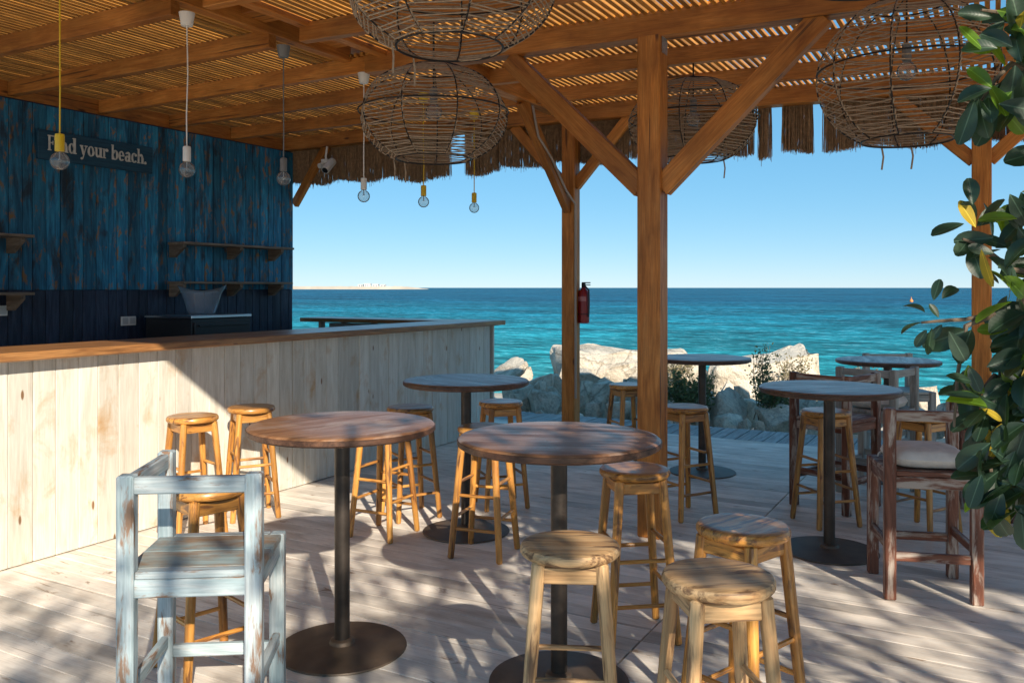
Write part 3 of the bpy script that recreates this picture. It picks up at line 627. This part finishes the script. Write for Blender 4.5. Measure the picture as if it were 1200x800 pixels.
# ---------------------------------------------------------------- corner chairs
def make_chair(label, cx, d, yaw, mat, tall, rails, cushion=None, hw=.2, hd=.2):
    t = thing('bar_chair', label, 'chair', ground(cx, d), YAW + R(yaw), 'tall corner-backed chairs')
    C = {'FL': (-hw, -hd), 'FR': (hw, -hd), 'BR': (hw, hd), 'BL': (-hw, hd)}; w = .054
    for k, c in C.items(): bar('post' if k in tall else 'leg', (c[0], c[1], 0), (c[0], c[1], .95 if k in tall else .640), w, w, mat, t, up=(1, 0, 0), e=.006)
    side = {'F': ('FL', 'FR'), 'R': ('FR', 'BR'), 'B': ('BR', 'BL'), 'L': ('BL', 'FL')}
    for s, (a, b) in side.items():
        pa, pb = Vector((*C[a], 0)), Vector((*C[b], 0)); dr = (pb - pa).normalized(); pa += dr * (w / 2 - .004); pb -= dr * (w / 2 - .004)
        bar('apron', pa + Vector((0, 0, .585)), pb + Vector((0, 0, .585)), .026, .06, mat, t)
        zz = .215 if s in 'FB' else .255
        bar('stretcher', pa + Vector((0, 0, zz)), pb + Vector((0, 0, zz)), .026, .045, mat, t)
        if s in rails: bar('top_rail', pa + Vector((0, 0, .915)), pb + Vector((0, 0, .915)), .030, .054, mat, t)
    n = 2; ww = (2 * hd + .036) / n
    for k in range(n):
        y0 = -hd - .018 + k * ww; ins = -.018
        lo, hi = y0 + .0008, y0 + ww - .0008; g = w / 2 + .0015
        ya, yb = (-hd + g, hi) if k == 0 else (lo, hd - g)
        bar('seat_board', (-hw + ins, (ya + yb) / 2, .629), (hw - ins, (ya + yb) / 2, .629), yb - ya, .024, 'chair_blue_seat' if mat == 'chair_blue' else mat, t, e=.003)
        ye = (lo, -hd + g) if k == 0 else (hd - g, hi)
        bar('seat_edge', (-hw + g, (ye[0] + ye[1]) / 2, .6288), (hw - g, (ye[0] + ye[1]) / 2, .6288), ye[1] - ye[0], .0236, mat, t, e=.003)
    if cushion:
        L = Vector(ground(cx, d)); cu = thing('seat_cushion', cushion, 'cushion', (L.x, L.y, .640), YAW + R(yaw), 'pale seat cushions')
        m = MB(); nn = 18; vs = []; fs = []
        for sg in (1, -1):
            o_ = len(vs)
            for j in range(nn + 1):
                for i in range(nn + 1):
                    x, y = -1 + 2 * i / nn, -1 + 2 * j / nn; q = (1 - abs(x) ** 4) * (1 - abs(y) ** 4)
                    th = .052 * max(0, q) ** .42; k = 1 - .13 * (abs(x * y)) ** 2
                    wr = .006 * noise.noise(Vector((x * 3, y * 3, cx))) * q
                    vs.append((x * .19 * k, y * .19 * k, .051 + sg * th + wr * (sg > 0)))
            fs += [(o_ + j * (nn + 1) + i, o_ + j * (nn + 1) + i + 1, o_ + (j + 1) * (nn + 1) + i + 1, o_ + (j + 1) * (nn + 1) + i) for j in range(nn) for i in range(nn)]
        m.add(vs, fs); m.build('pad', 'cushion', cu, 'all')
        m = MB()
        for sx2 in (-1, 1): m.tube([(sx2 * .165, .15, .03), (sx2 * .175, .172, .016), (sx2 * .19, .16, -.02), (sx2 * .192, .15, -.07)], .005, 6)
        m.build('tie', 'cushion', cu, True)
    return t
make_chair('pale blue worn paint corner chair on the terrace', -1.055, 2.99, 5, 'chair_blue', ('FL', 'FR', 'BL'), 'FL', hd=.205)
make_chair('reddish worn corner chair with a pale cushion beside the leafy bush', 2.12, 4.456, -11.5, 'chair_red', ('FL', 'FR', 'BR'), 'FR', 'pale cushion on the reddish worn chair beside the leafy bush')
make_chair('dark brown corner chair without cushion behind a round table', 2.30, 6.14, 40, 'chair_red', ('FL', 'FR', 'BL'), 'FL')
make_chair('grey white corner chair with a cushion in front of the seaside table', 2.78, 6.56, 45, 'chair_grey', ('FL', 'FR', 'BL'), 'FL', 'pale cushion on the grey white corner chair')
make_chair('grey chair on the seaward side of the seaside table', 3.46, 7.72, 3, 'chair_grey', ('BL', 'BR'), 'B')
make_chair('brown chair half hidden by the leafy bush beside the far post', 3.42, 5.95, 20, 'chair_red', ('FL', 'FR', 'BR'), 'FR')

# ---------------------------------------------------------------- hanging lamps
def pendant(y, x, zb, mat, label):
    t = thing('pendant_bulb', label, 'pendant lamp', (x, y, RB), 0, 'bare bulbs hanging over the bar')
    m = MB(); m.lathe([(.03, -.075), (.034, -.07), (.046, 0.002), (.02, .002)], 20); m.build('ceiling_rose', mat, t, True)
    dz = zb - RB; sw = rnd.uniform(-.006, .006)
    m = MB(); m.tube([(0, 0, -.07), (sw, .003, -.35), (-sw * .6, 0, -.6), (0, 0, dz + .125)], .0042, 6); m.build('cord', mat if mat != 'grey_plastic' else 'grey_plastic', t, True)
    m = MB(); m.lathe([(.008, dz + .132), (.021, dz + .128), (.023, dz + .12), (.023, dz + .042), (.019, dz + .04)], 18); m.build('socket', mat, t, True)
    m = MB(); m.lathe([(.016, dz + .045), (.018, dz + .036)] + [(.046 * math.sin(R(a)), dz + .046 * math.cos(R(a)) - .008) for a in range(24, 181, 12)], 24, closed=False); b = m.build('bulb', 'bulb_glass', t, 'all')
    m = MB(); m.tube([(0, 0, dz + .045), (0, 0, dz + .0)], .004, 6); m.tube([(-.014, 0, dz - .004), (0, 0, dz + .01), (.014, 0, dz - .004)], .0012, 4); m.build('filament', 'zinc', b)
for y, zb, mat, lab in ((2.70, 2.20, 'yellow_plastic', 'yellow pendant bulb hanging in front of the beach sign'), (3.49, 2.25, 'white_plastic', 'white pendant bulb between the beach sign and the upper shelf'),
     (4.28, 2.285, 'grey_plastic', 'dark grey pendant bulb near the end of the blue wall'), (5.12, 2.245, 'white_plastic', 'white pendant bulb hanging against the reed fringe beside the wicker ball lamp'),
     (5.90, 2.27, 'yellow_plastic', 'yellow pendant bulb seen through the wicker ball lamp'), (6.70, 2.285, 'yellow_plastic', 'yellow pendant bulb hanging below the gap in the reed fringe')):
    pendant(y, -4.14, zb, mat, lab)

def basket(x, y, zc, label, hang, rad=.45, hh=.30):
    t = thing('basket_lamp', label, 'lamp', (x, y, hang), 0, 'wire and rope ball lamps'); z0 = zc - hang
    NR = 9; ph = rnd.uniform(0, 1)
    def pr(a, la): return Vector((rad * math.cos(la) * math.cos(a), rad * math.cos(la) * math.sin(a), z0 + hh * math.sin(la)))
    L0, L1 = R(-60), R(66)
    for k in range(NR):
        a = ph + 2 * math.pi * k / NR; m = MB(); m.tube([pr(a, L0 + (L1 - L0) * i / 18) for i in range(19)], .0042, 5); m.build('rib', 'wire', t, True)
    for la in (L0, R(4), L1):
        m = MB(); m.ring((0, 0, z0 + hh * math.sin(la)), rad * math.cos(la), .005, 36, 5); m.build('hoop', 'wire', t, True)
    m = MB(); rg = random.Random(int(x * 100))
    for i in range(30):
        la = L0 + (L1 - L0) * (i + .5) / 30; n = NR
        for k in range(n):
            a0, a1 = ph + 2 * math.pi * k / n, ph + 2 * math.pi * (k + 1) / n; j0, j1 = rg.uniform(-.03, .03), rg.uniform(-.03, .03)
            p, q = pr(a0, la + j0) * 1.0, pr(a1, la + j1); sag = Vector((0, 0, -rg.uniform(0, .004))); c = (p + q) / 2
            out = Vector((c.x, c.y, 0)).normalized() * rg.uniform(-.004, .008)
            m.tube([p * 1.0, (p + q) / 2 + sag + out, q], .0036, 4, False)
            if i < 29 and rg.random() < .55: m.tube([p, pr(a0 + .02, la + (L1 - L0) / 30)], .0045, 4, False)
    for k in range(2):
        a = rg.uniform(0, 6.28); p = pr(a, L0 + .05); m.tube([p, p + Vector((.01, .0, -.06)), p + Vector((.0, .01, -.13))], .005, 4, False)
    m.build('rope_weave', 'rope', t, True, fix=False)
    zt = z0 + hh * math.sin(L1); m = MB()
    for k in range(3):
        a = 2 * math.pi * k / 3; m.tube([pr(a, L1), (0, 0, zt + .05)], .004, 5)
    m.tube([(0, 0, zt + .05), (0, 0, .01)], .006, 6); m.tube([(0, 0, zt + .05), (0, 0, z0 + .10)], .005, 6); m.build('hanger', 'wire', t, True)
    m = MB(); m.lathe([(.008, z0 + .17), (.024, z0 + .16), (.024, z0 + .075), (.019, z0 + .072)], 16); m.build('socket', 'grey_plastic', t, True)
    zb = z0 + .03; m = MB(); m.lathe([(.016, zb + .048), (.02, zb + .036)] + [(.05 * math.sin(R(a)), zb + .05 * math.cos(R(a)) - .01) for a in range(24, 181, 12)], 22, closed=False); m.build('bulb', 'bulb_glass', t, 'all')
BZ = 2.58
basket(-2.00, 3.49 - .45, 2.82, 'wicker ball lamp hanging closest over the round table by the blue chair', rb(-2.0) + .12)
basket(-2.93, 4.28, BZ, 'wicker ball lamp hanging in front of the gap in the reed fringe', rb(-2.93))
basket(-1.84, 5.90, 2.71, 'wicker ball lamp hanging behind the thick middle post and its brace', rb(-1.84))
basket(-.40, 4.98, 2.67, 'wicker ball lamp hanging beside the far post above the reddish chair', rb(-.4) + .12, .45, .40)
basket(-.30, 2.70, 2.72, 'wicker ball lamp hanging over the open terrace by the leafy bush', rb(-.3))

# fire extinguisher on the far post
fe = thing('fire_extinguisher', 'red fire extinguisher hung on the slim post by the sea', 'fire extinguisher', (P2[0] + .112, P2[1] + .05, 1.21)); fe.scale = (.88, .88, .88)
m = MB(); m.lathe([(.05, 0), (.062, .01), (.064, .03), (.064, .30), (.055, .345), (.028, .375), (.022, .39), (.001, .39)], 22); m.build('cylinder', 'red_paint', fe, True)
m = MB(); m.box((0, 0, .41), (.04, .03, .05), .004); m.box((.03, 0, .44), (.10, .02, .012), .003); m.box((.035, 0, .415), (.09, .018, .01), .003); m.build('valve', 'black_plastic', fe)
m = MB(); m.tube([(.02, -.02, .41), (.075, -.03, .36), (.078, -.03, .2), (.072, -.03, .07)], .010, 8); m.build('hose', 'black_plastic', fe, True)
m = MB(); m.ring((0, 0, .10), .0645, .004, 24, 4); m.box((-.065, 0, .30), (.02, .05, .03)); m.build('strap', 'black_plastic', fe)
m = MB()
for i in range(9): 
    q0, q1 = R(-140 + i * 11), R(-140 + (i + 1) * 11); m.add([(.0648 * math.cos(q), .0648 * math.sin(q), z) for q, z in ((q0, .24), (q1, .24), (q1, .29), (q0, .29))], [(0, 1, 2, 3)])
m.build('paper_label', 'label_pink', fe)

# ---------------------------------------------------------------- shore rocks
def rock(label, px0, px1, ytop, ybot, d, depth, seed, tilt=0.0, slab=0.0, group='rocks along the shore'):
    rg = random.Random(seed); w = (px1 - px0) / FPX * d; zt = CAMH + (337 - ytop) / FPX * d; zb = CAMH + (337 - ybot) / FPX * d - .12
    h = zt - zb; c = ground(((px0 + px1) / 2 - 600) / FPX * d, d + depth * .3, zb)
    bm = bmesh.new()
    for _ in range(16 if slab else 13):
        x, y, z = rg.uniform(-1, 1), rg.uniform(-1, 1), rg.uniform(-1, 1); l = max(abs(x), abs(y), abs(z)); k = rg.uniform(.86, 1.0) / l
        if not slab: k *= rg.uniform(.82, 1) * (1.25 - .3 * math.sqrt(x * x + y * y + z * z) * k)
        if slab and z > .2: z = .2
        bm.verts.new((x * k, y * k, z * k))
    if slab:
        for x in (-.95, .9):
            for y in (-.8, .8): bm.verts.new((x, y, -1)); bm.verts.new((x * rg.uniform(.82, .98), y * rg.uniform(.6, 1), 1 + tilt * x))
    bmesh.ops.convex_hull(bm, input=bm.verts)
    bmesh.ops.delete(bm, geom=[v for v in bm.verts if not v.link_faces], context='VERTS')
    bmesh.ops.triangulate(bm, faces=bm.faces)
    xs = [v.co.x for v in bm.verts]; zs = [v.co.z for v in bm.verts]
    for v in bm.verts:
        v.co.x = ((v.co.x - min(xs)) / (max(xs) - min(xs)) - .5) * w; v.co.y *= depth / 2; v.co.z = (v.co.z - min(zs)) / (max(zs) - min(zs)) * h
    bmesh.ops.bevel(bm, geom=list(bm.edges), offset=min(w, h) * (.10 if slab else .045), segments=2, profile=.6, affect='EDGES', clamp_overlap=True)
    bmesh.ops.triangulate(bm, faces=bm.faces)
    for _ in range(2):
        le = [e for e in bm.edges if e.calc_length() > .10]
        bmesh.ops.subdivide_edges(bm, edges=le, cuts=1, use_grid_fill=True); bmesh.ops.triangulate(bm, faces=[f for f in bm.faces if len(f.verts) > 3])
    bm.normal_update()
    for v in bm.verts:
        p = v.co * 3.2 + Vector((seed, 0, 0)); q = v.co * 11 + Vector((0, seed, 0))
        if slab: v.co += v.normal * .20 * noise.noise(v.co * 2.0 + Vector((seed * 3.1, 0, 0)))
        v.co += v.normal * (.045 * noise.noise(p) + .022 * noise.noise(q) + .03 * abs(noise.noise(p * 2.1)) - .02) * min(1.0, min(w, h) * 1.6)
    me = bpy.data.meshes.new('rock'); bm.to_mesh(me); bm.free(); me.materials.append(MATS['rock']); me.polygons.foreach_set('use_smooth', [True] * len(me.polygons))
    me.set_sharp_from_angle(angle=R(38))
    o = link('rock', me, None, c); o.rotation_euler = (0, 0, YAW); tag(o, label, 'rock', group)
rock('largest pale flat-topped boulder between the two posts by the water', 648, 816, 410, 462, 13.6, 1.6, 3, -.05, 1)
rock('big pale sunlit slab sloping up away from the thick middle post', 832, 968, 412, 482, 12.8, 1.5, 5, .30, 1)
rock('pale sunlit low rock beside the end of the counter', 572, 622, 421, 452, 13.6, 1.2, 8)
gen = [(586, 626, 447, 478, 11.9), (612, 652, 436, 474, 12.4), (640, 664, 437, 470, 12.6), (618, 660, 458, 494, 11.2), (596, 622, 461, 484, 11.4), (680, 702, 446, 478, 12.2), (690, 724, 447, 482, 11.9),
       (686, 706, 470, 496, 11.0), (697, 716, 462, 486, 11.3), (706, 742, 471, 500, 10.9), (722, 748, 452, 488, 11.7), (776, 806, 452, 480, 12.0), (800, 846, 452, 492, 11.3),
       (826, 886, 454, 502, 10.8), (838, 876, 486, 506, 10.45), (872, 902, 468, 498, 11.3), (892, 938, 474, 508, 10.6), (930, 962, 462, 494, 11.3), (956, 1006, 452, 498, 11.2), (990, 1034, 462, 500, 10.8),
       (1024, 1066, 456, 496, 11.0), (1078, 1114, 452, 486, 11.6), (1096, 1140, 470, 506, 10.6), (1128, 1176, 462, 500, 11.0), (1166, 1214, 468, 508, 10.6), (650, 690, 484, 498, 10.6), (740, 790, 484, 504, 10.6),
       (806, 842, 424, 458, 13.4), (664, 712, 432, 462, 13.0), (726, 760, 436, 466, 12.6), (770, 814, 415, 470, 13.0), (604, 626, 430, 448, 14.0), (574, 596, 470, 492, 10.9), (626, 644, 480, 496, 10.7), (664, 684, 474, 496, 10.9), (742, 764, 470, 496, 11.0), (816, 834, 482, 502, 10.5), (866, 884, 490, 506, 10.4), (926, 944, 488, 508, 10.4), (948, 972, 486, 510, 10.4), (1040, 1062, 484, 508, 10.4), (1066, 1086, 474, 500, 10.7), (884, 898, 492, 507, 10.4), (600, 612, 484, 494, 10.6), (642, 656, 452, 470, 11.9), (676, 690, 462, 480, 11.5), (716, 730, 460, 476, 11.5), (730, 744, 444, 460, 12.6), (846, 862, 444, 462, 12.2), (862, 880, 452, 470, 11.9), (918, 934, 466, 484, 11.4), (824, 838, 466, 486, 11.0), (790, 804, 488, 504, 10.5), (1110, 1124, 492, 508, 10.4), (622, 640, 446, 462, 12.2), (700, 716, 440, 456, 12.9), (960, 1010, 446, 478, 13.0)]
def rl(px): return 'grey limestone shore rock ' + ('between the counter end and the slim post' if px < 662 else 'between the slim post and the thick middle post' if px < 752 else 'between the thick middle post and the brown corner chair' if px < 925 else 'behind the brown and grey corner chairs')
for i, g in enumerate(gen): rock(rl((g[0] + g[1]) / 2), *g, depth=(g[1] - g[0]) / FPX * g[4] * 1.15, seed=20 + i)

# ---------------------------------------------------------------- scrub between the rocks
def scrub(label, base, hgt, wid, nst, nl, seed, mat='scrub_leaf', ls=.05):
    rg = random.Random(seed); t = thing('shore_shrub', label, 'shrub', base, 0, 'scrub growing between the rocks'); st = MB(); lf = MB()
    for s in range(nst):
        a = rg.uniform(0, 6.28); b0 = Vector((rg.uniform(-.25, .25) * wid, rg.uniform(-.25, .25) * wid, -.1)); tipv = Vector((math.cos(a) * wid * rg.uniform(.1, .5), math.sin(a) * wid * rg.uniform(.1, .5), hgt * rg.uniform(.5, 1)))
        md = (b0 + tipv) / 2 + Vector((rg.uniform(-.05, .05), rg.uniform(-.05, .05), .04)); st.tube([b0, md, tipv], [.006, .004, .002], 4)
        for k in range(nl):
            f = rg.uniform(.2, 1.02); p = b0.lerp(md, f * 2) if f < .5 else md.lerp(tipv, f * 2 - 1)
            p = p + Vector((rg.gauss(0, .035), rg.gauss(0, .035), rg.gauss(0, .03))); dr = Vector((rg.uniform(-1, 1), rg.uniform(-1, 1), rg.uniform(-.2, 1))).normalized(); sd = dr.cross(Vector((rg.uniform(-1, 1), rg.uniform(-1, 1), .3))).normalized()
            l = ls * rg.uniform(.6, 1.4); lf.add([p, p + dr * l * .5 + sd * l * .25, p + dr * l, p + dr * l * .5 - sd * l * .25], [(0, 1, 2, 3)])
    st.build('stem', 'twig', t, fix=False); lf.build('foliage', mat, t, fix=False)
def sb(px, py, d): return at(px, py, d)
scrub('dense green shrub right beside the thick middle post', sb(806, 484, 10.9), .50, .72, 34, 70, 1)
scrub('low green shrub between the middle-post shrub and the big boulder', sb(770, 478, 11.4), .42, .5, 18, 55, 2)
scrub('tall thin stalky shrub in front of the sloping slab', sb(893, 482, 11.0), .95, .40, 14, 46, 3, 'scrub_leaf', .042)
scrub('low green bush at the foot of the sloping slab', sb(905, 486, 10.9), .42, .6, 22, 60, 4)
scrub('dry yellowish shrub on the seaward end of the sloping slab', sb(930, 474, 12.1), .75, .55, 20, 40, 5, 'scrub_dry', .042)
scrub('dry yellowish shrub growing against the largest boulder', sb(796, 455, 12.7), .45, .5, 18, 40, 6, 'scrub_dry', .042)
scrub('dry yellowish shrub behind the brown corner chair', sb(1010, 470, 11.6), .5, .6, 18, 40, 7, 'scrub_dry', .042)

# ---------------------------------------------------------------- leafy ficus at the terrace edge
def leaf_mesh(mat, curl, fold, wd):
    m = MB(); n = 8; vs = []
    for i in range(n + 1):
        t = i / n; w = wd * math.sin(math.pi * min(1, t * .94 + .0) ** 1.22) ** .62 if 0 < t < 1 else (.004 if i == 0 else wd * .22)
        z = -curl * t * t; 
        vs += [(t, -w, z + fold * w * 1.2), (t, -w * .5, z + fold * w * .45), (t, 0, z), (t, w * .5, z + fold * w * .45), (t, w, z + fold * w * 1.2)]
    m.add(vs, [(i * 5 + k, (i + 1) * 5 + k, (i + 1) * 5 + k + 1, i * 5 + k + 1) for i in range(n) for k in range(4)])
    return m.mesh('leaf', mat, 'all', False)
LV = {mt: [leaf_mesh(mt, c, f, w) for c, f, w in ((.12, .25, .25), (.26, .4, .28), (.05, .12, .235))] for mt in ('leaf_dark', 'leaf_lit', 'leaf_yellow')}
FB = ground(1.52, 2.15, 0)
fic = thing('ficus_tree', 'leafy ficus bush with dark glossy and a few yellow leaves beside the terrace', 'tree', FB)
rg = random.Random(11)
def L(px, py, d): return at(px, py, d) - FB
trunk = MB(); trunk.tube([(0, 0, -.02), (.03, -.02, .5), (-.02, .02, 1.1), (.02, 0, 1.8), (.10, -.06, 2.6), (.3, -.2, 3.4)], [.055, .05, .046, .042, .036, .028], 10); trunk.build('trunk', 'bark', fic, True)
def branch(pts, r0, r1):
    m = MB(); n = len(pts); m.tube(pts, [r0 + (r1 - r0) * i / (n - 1) for i in range(n)], 6); m.build('branch', 'twig', fic, True)
T = lambda z: Vector((.02, 0, z))
B = {'low': [T(.75), L(1290, 545, 2.1), L(1225, 520, 2.0), L(1180, 500, 1.95), L(1160, 540, 1.92), L(1165, 590, 1.9)],
     'low2': [T(.95), L(1270, 500, 2.1), L(1215, 470, 2.0), L(1165, 440, 1.95), L(1140, 470, 1.92), L(1122, 440, 1.92)],
     'mid': [T(1.15), L(1260, 400, 2.05), L(1195, 372, 2.0), L(1160, 370, 1.95), L(1132, 382, 1.92), L(1122, 440, 1.92), L(1118, 500, 1.92)],
     'spray': [L(1165, 368, 1.95), L(1132, 374, 1.93), L(1100, 376, 1.92), L(1080, 378, 1.92)],
     'up': [T(1.5), L(1270, 300, 2.05), L(1215, 320, 1.97), L(1185, 316, 1.95), L(1150, 288, 1.93), L(1128, 280, 1.92)],
     'hang': [L(1200, 345, 1.97), L(1196, 420, 1.95), L(1194, 500, 1.95), L(1190, 560, 1.94)],
     'top': [T(2.0), L(1265, 150, 2.05), L(1215, 90, 2.0), L(1185, 75, 1.97), L(1165, 95, 1.95), L(1150, 118, 1.94)],
     'top2': [T(2.1), L(1260, 70, 2.05), L(1210, 30, 2.0), L(1175, 15, 1.96), L(1150, 12, 1.94)]}
for k, p in B.items(): branch(p, .012 if k not in ('spray', 'hang') else .006, .0028)
def leaf(p, direction, size, mat):
    x = Vector(direction).normalized(); tocam = (Vector((0, 0, CAMH)) - (FB + p)).normalized()
    up = (tocam * rg.uniform(.2, 1.0) + Vector((rg.uniform(-.6, .6), rg.uniform(-.6, .6), rg.uniform(.1, 1.0)))).normalized()
    o = link('leaf', rg.choice(LV[mat]), fic); o.matrix_local = Matrix.Translation(p) @ orient(Vector(), x, up) @ Matrix.Scale(size, 4)
def cluster(px, py, n, spread, d=1.94, size=.094, green=.18, yellow=.03, dirs=None):  # green: share of leaves in the sunlit colour
    for k in range(n):
        p = L(px + rg.gauss(0, spread * .55), py + rg.gauss(0, spread * .55), d + rg.uniform(-.07, .07)); a = rg.uniform(0, 6.28) if dirs is None else R(rg.uniform(*dirs))
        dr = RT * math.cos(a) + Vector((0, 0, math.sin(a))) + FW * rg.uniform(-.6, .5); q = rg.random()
        leaf(p, dr, size * rg.uniform(.7, 1.2), 'leaf_yellow' if q < yellow else 'leaf_lit' if q < yellow + green else 'leaf_dark')
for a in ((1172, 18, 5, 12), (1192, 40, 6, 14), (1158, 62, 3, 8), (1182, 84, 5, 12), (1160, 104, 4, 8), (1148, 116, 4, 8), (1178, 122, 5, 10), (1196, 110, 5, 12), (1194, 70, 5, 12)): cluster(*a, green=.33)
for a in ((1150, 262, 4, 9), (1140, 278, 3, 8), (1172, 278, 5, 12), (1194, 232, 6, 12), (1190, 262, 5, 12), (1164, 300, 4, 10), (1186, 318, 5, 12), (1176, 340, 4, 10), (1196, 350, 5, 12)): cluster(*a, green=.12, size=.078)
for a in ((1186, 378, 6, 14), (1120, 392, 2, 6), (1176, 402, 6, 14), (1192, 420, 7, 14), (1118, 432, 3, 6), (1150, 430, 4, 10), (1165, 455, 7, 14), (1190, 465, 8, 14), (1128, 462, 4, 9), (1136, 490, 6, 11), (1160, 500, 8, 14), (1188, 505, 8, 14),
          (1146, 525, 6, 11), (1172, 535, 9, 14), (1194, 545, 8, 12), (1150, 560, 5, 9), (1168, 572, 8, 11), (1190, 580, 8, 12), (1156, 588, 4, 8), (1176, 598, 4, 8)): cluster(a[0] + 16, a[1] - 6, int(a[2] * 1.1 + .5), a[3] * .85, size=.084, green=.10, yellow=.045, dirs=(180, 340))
for dx in (0, 1, 2):
    for k in range(9): cluster(1216 + dx * 32, 30 + k * 68, 4, 18, d=2.05, green=.15)
for px, py, a, s in ((1094, 352, 70, .052), (1104, 350, 40, .05), (1084, 366, 150, .05), (1080, 378, 195, .05), (1086, 386, 240, .045), (1092, 384, 262, .06), (1104, 380, 235, .04), (1100, 372, 120, .035)):
    leaf(L(px, py, 1.92), RT * math.cos(R(a)) + Vector((0, 0, math.sin(R(a)))) + FW * rg.uniform(-.2, .2), s, 'leaf_dark')
for px, py, a, s, mt in ((1150, 292, 285, .085, 'leaf_yellow'), (1108, 470, 5, .09, 'leaf_lit'), (1150, 478, 330, .05, 'leaf_yellow'), (1112, 388, 300, .075, 'leaf_dark'), (1108, 440, 350, .06, 'leaf_dark'), (1104, 462, 0, .075, 'leaf_dark'),
                         (1196, 425, 60, .04, 'leaf_lit'), (1130, 262, 195, .075, 'leaf_dark'), (1140, 240, 95, .06, 'leaf_dark'), (1156, 430, 20, .09, 'leaf_dark'), (1165, 600, 300, .07, 'leaf_dark'), (1150, 556, 250, .075, 'leaf_dark')):
    leaf(L(px, py, 1.86), RT * math.cos(R(a)) + Vector((0, 0, math.sin(R(a)))) + FW * rg.uniform(-.15, .15), s, mt)

m = MB()  # unseen foliage added towards the sun to shade the leaves in view
for bx, by, bz, r in ((.75, -1.15, 2.1, .55), (1.25, -1.5, 2.6, .7), (.55, -.55, 2.75, .5), (1.2, -.6, 2.4, .6), (.95, -.9, 1.5, .45), (.6, -.3, 1.6, .35)):
    for k in range(int(900 * r * r)):
        u_ = Vector((rg.gauss(0, 1), rg.gauss(0, 1), rg.gauss(0, 1))).normalized() * r * rg.random() ** .45; p = Vector((bx, by, bz)) + u_
        dr = Vector((rg.uniform(-1, 1), rg.uniform(-1, 1), rg.uniform(-.9, .4))).normalized(); sd = dr.cross(Vector((rg.uniform(-1, 1), rg.uniform(-1, 1), 1))).normalized(); l = .085 * rg.uniform(.7, 1.3)
        m.add([p, p + dr * l * .35 + sd * l * .25, p + dr * l * .7 + sd * l * .22, p + dr * l, p + dr * l * .7 - sd * l * .22, p + dr * l * .35 - sd * l * .25], [(0, 1, 2, 3, 4, 5)])
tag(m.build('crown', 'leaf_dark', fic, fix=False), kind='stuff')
for a, b in (((.10, -.06, 2.6), (1.25, -1.5, 2.6)), ((.02, 0, 1.8), (.95, -.9, 1.6)), ((.06, -.03, 2.2), (1.2, -.6, 2.4))): branch([Vector(a), (Vector(a) + Vector(b)) / 2 + Vector((0, 0, .15)), Vector(b)], .02, .006)

# ---------------------------------------------------------------- shade trees standing behind the viewpoint
def shade_tree(label, base, blobs, dens, seed, lsize=.12):
    rg = random.Random(seed); t = thing('shade_tree', label, 'tree', base, 0, 'trees along the landward side of the terrace')
    top = max(b[2] for b in blobs); cx = sum(b[0] for b in blobs) / len(blobs); cy = sum(b[1] for b in blobs) / len(blobs)
    m = MB(); fork = Vector((cx * .3, cy * .3, top * .45)); m.tube([(0, 0, -.45), (0, 0, .6), fork * .7, fork], [.17, .14, .12, .10], 10)
    for b in blobs: m.tube([fork * .9, (fork + Vector(b[:3])) / 2 + Vector((0, 0, .25)), Vector(b[:3])], [.07, .045, .02], 7)
    m.build('trunk', 'bark', t, True); f = MB()
    for x, y, z, r in blobs:
        for k in range(int(dens * r * r * r * 100)):
            u = Vector((rg.gauss(0, 1), rg.gauss(0, 1), rg.gauss(0, 1))).normalized() * r * rg.random() ** .4; p = Vector((x, y, z)) + Vector((u.x, u.y, u.z * .75))
            if noise.noise(p * 1.5 + Vector((seed, 0, 0))) < -.18: continue
            dr = Vector((rg.uniform(-1, 1), rg.uniform(-1, 1), rg.uniform(-.8, .5))).normalized(); sd = dr.cross(Vector((rg.uniform(-1, 1), rg.uniform(-1, 1), 1))).normalized(); l = lsize * rg.uniform(.7, 1.4)
            f.add([p, p + dr * l * .45 + sd * l * .27, p + dr * l, p + dr * l * .45 - sd * l * .27], [(0, 1, 2, 3)])
    f.build('crown', 'tree_leaf', t, fix=False)
shade_tree('tall shade tree beyond the landward edge of the terrace by the leafy bush', (6.5, -1.6, -.42), [(-2.5, .1, 4.3, .75), (-2.3, -.6, 4.7, .8), (-1.6, .5, 4.6, .85), (-1.4, -.5, 4.9, .9), (-.6, .2, 4.4, .9), (-.4, 1.2, 4.5, .85), (-2.9, .9, 4.6, .6), (-1.5, 1.5, 4.5, .7), (.3, .9, 4.7, .9), (.8, -.2, 5.1, 1.0), (.6, 2.2, 4.6, .8), (-.4, -.8, 5.4, .9)], 3.4, 5)
shade_tree('shade tree behind the open landward side of the terrace', (3.4, -3.7, -.42), [(-.2, 1.5, 4.5, .45), (-.9, 1.1, 4.7, .38), (-.3, 2.4, 4.6, .42), (-1.0, 2.2, 4.3, .34), (.3, .8, 4.8, .5), (-.5, .3, 4.6, .42), (.5, 2.0, 4.9, .5), (-1.3, .2, 4.9, .45), (-1.25, 2.35, 4.62, .36), (-.75, 1.75, 4.5, .35), (-1.1, .45, 4.55, .42), (-1.6, -.2, 4.6, .42), (-.6, -.3, 4.5, .48), (-.9, .7, 4.3, .4), (-.3, 1.0, 4.4, .5), (-1.7, .3, 4.4, .4), (-.1, .0, 4.2, .5), (.2, 1.6, 4.3, .5), (.6, 3.0, 4.6, .45)], 15.0, 9)
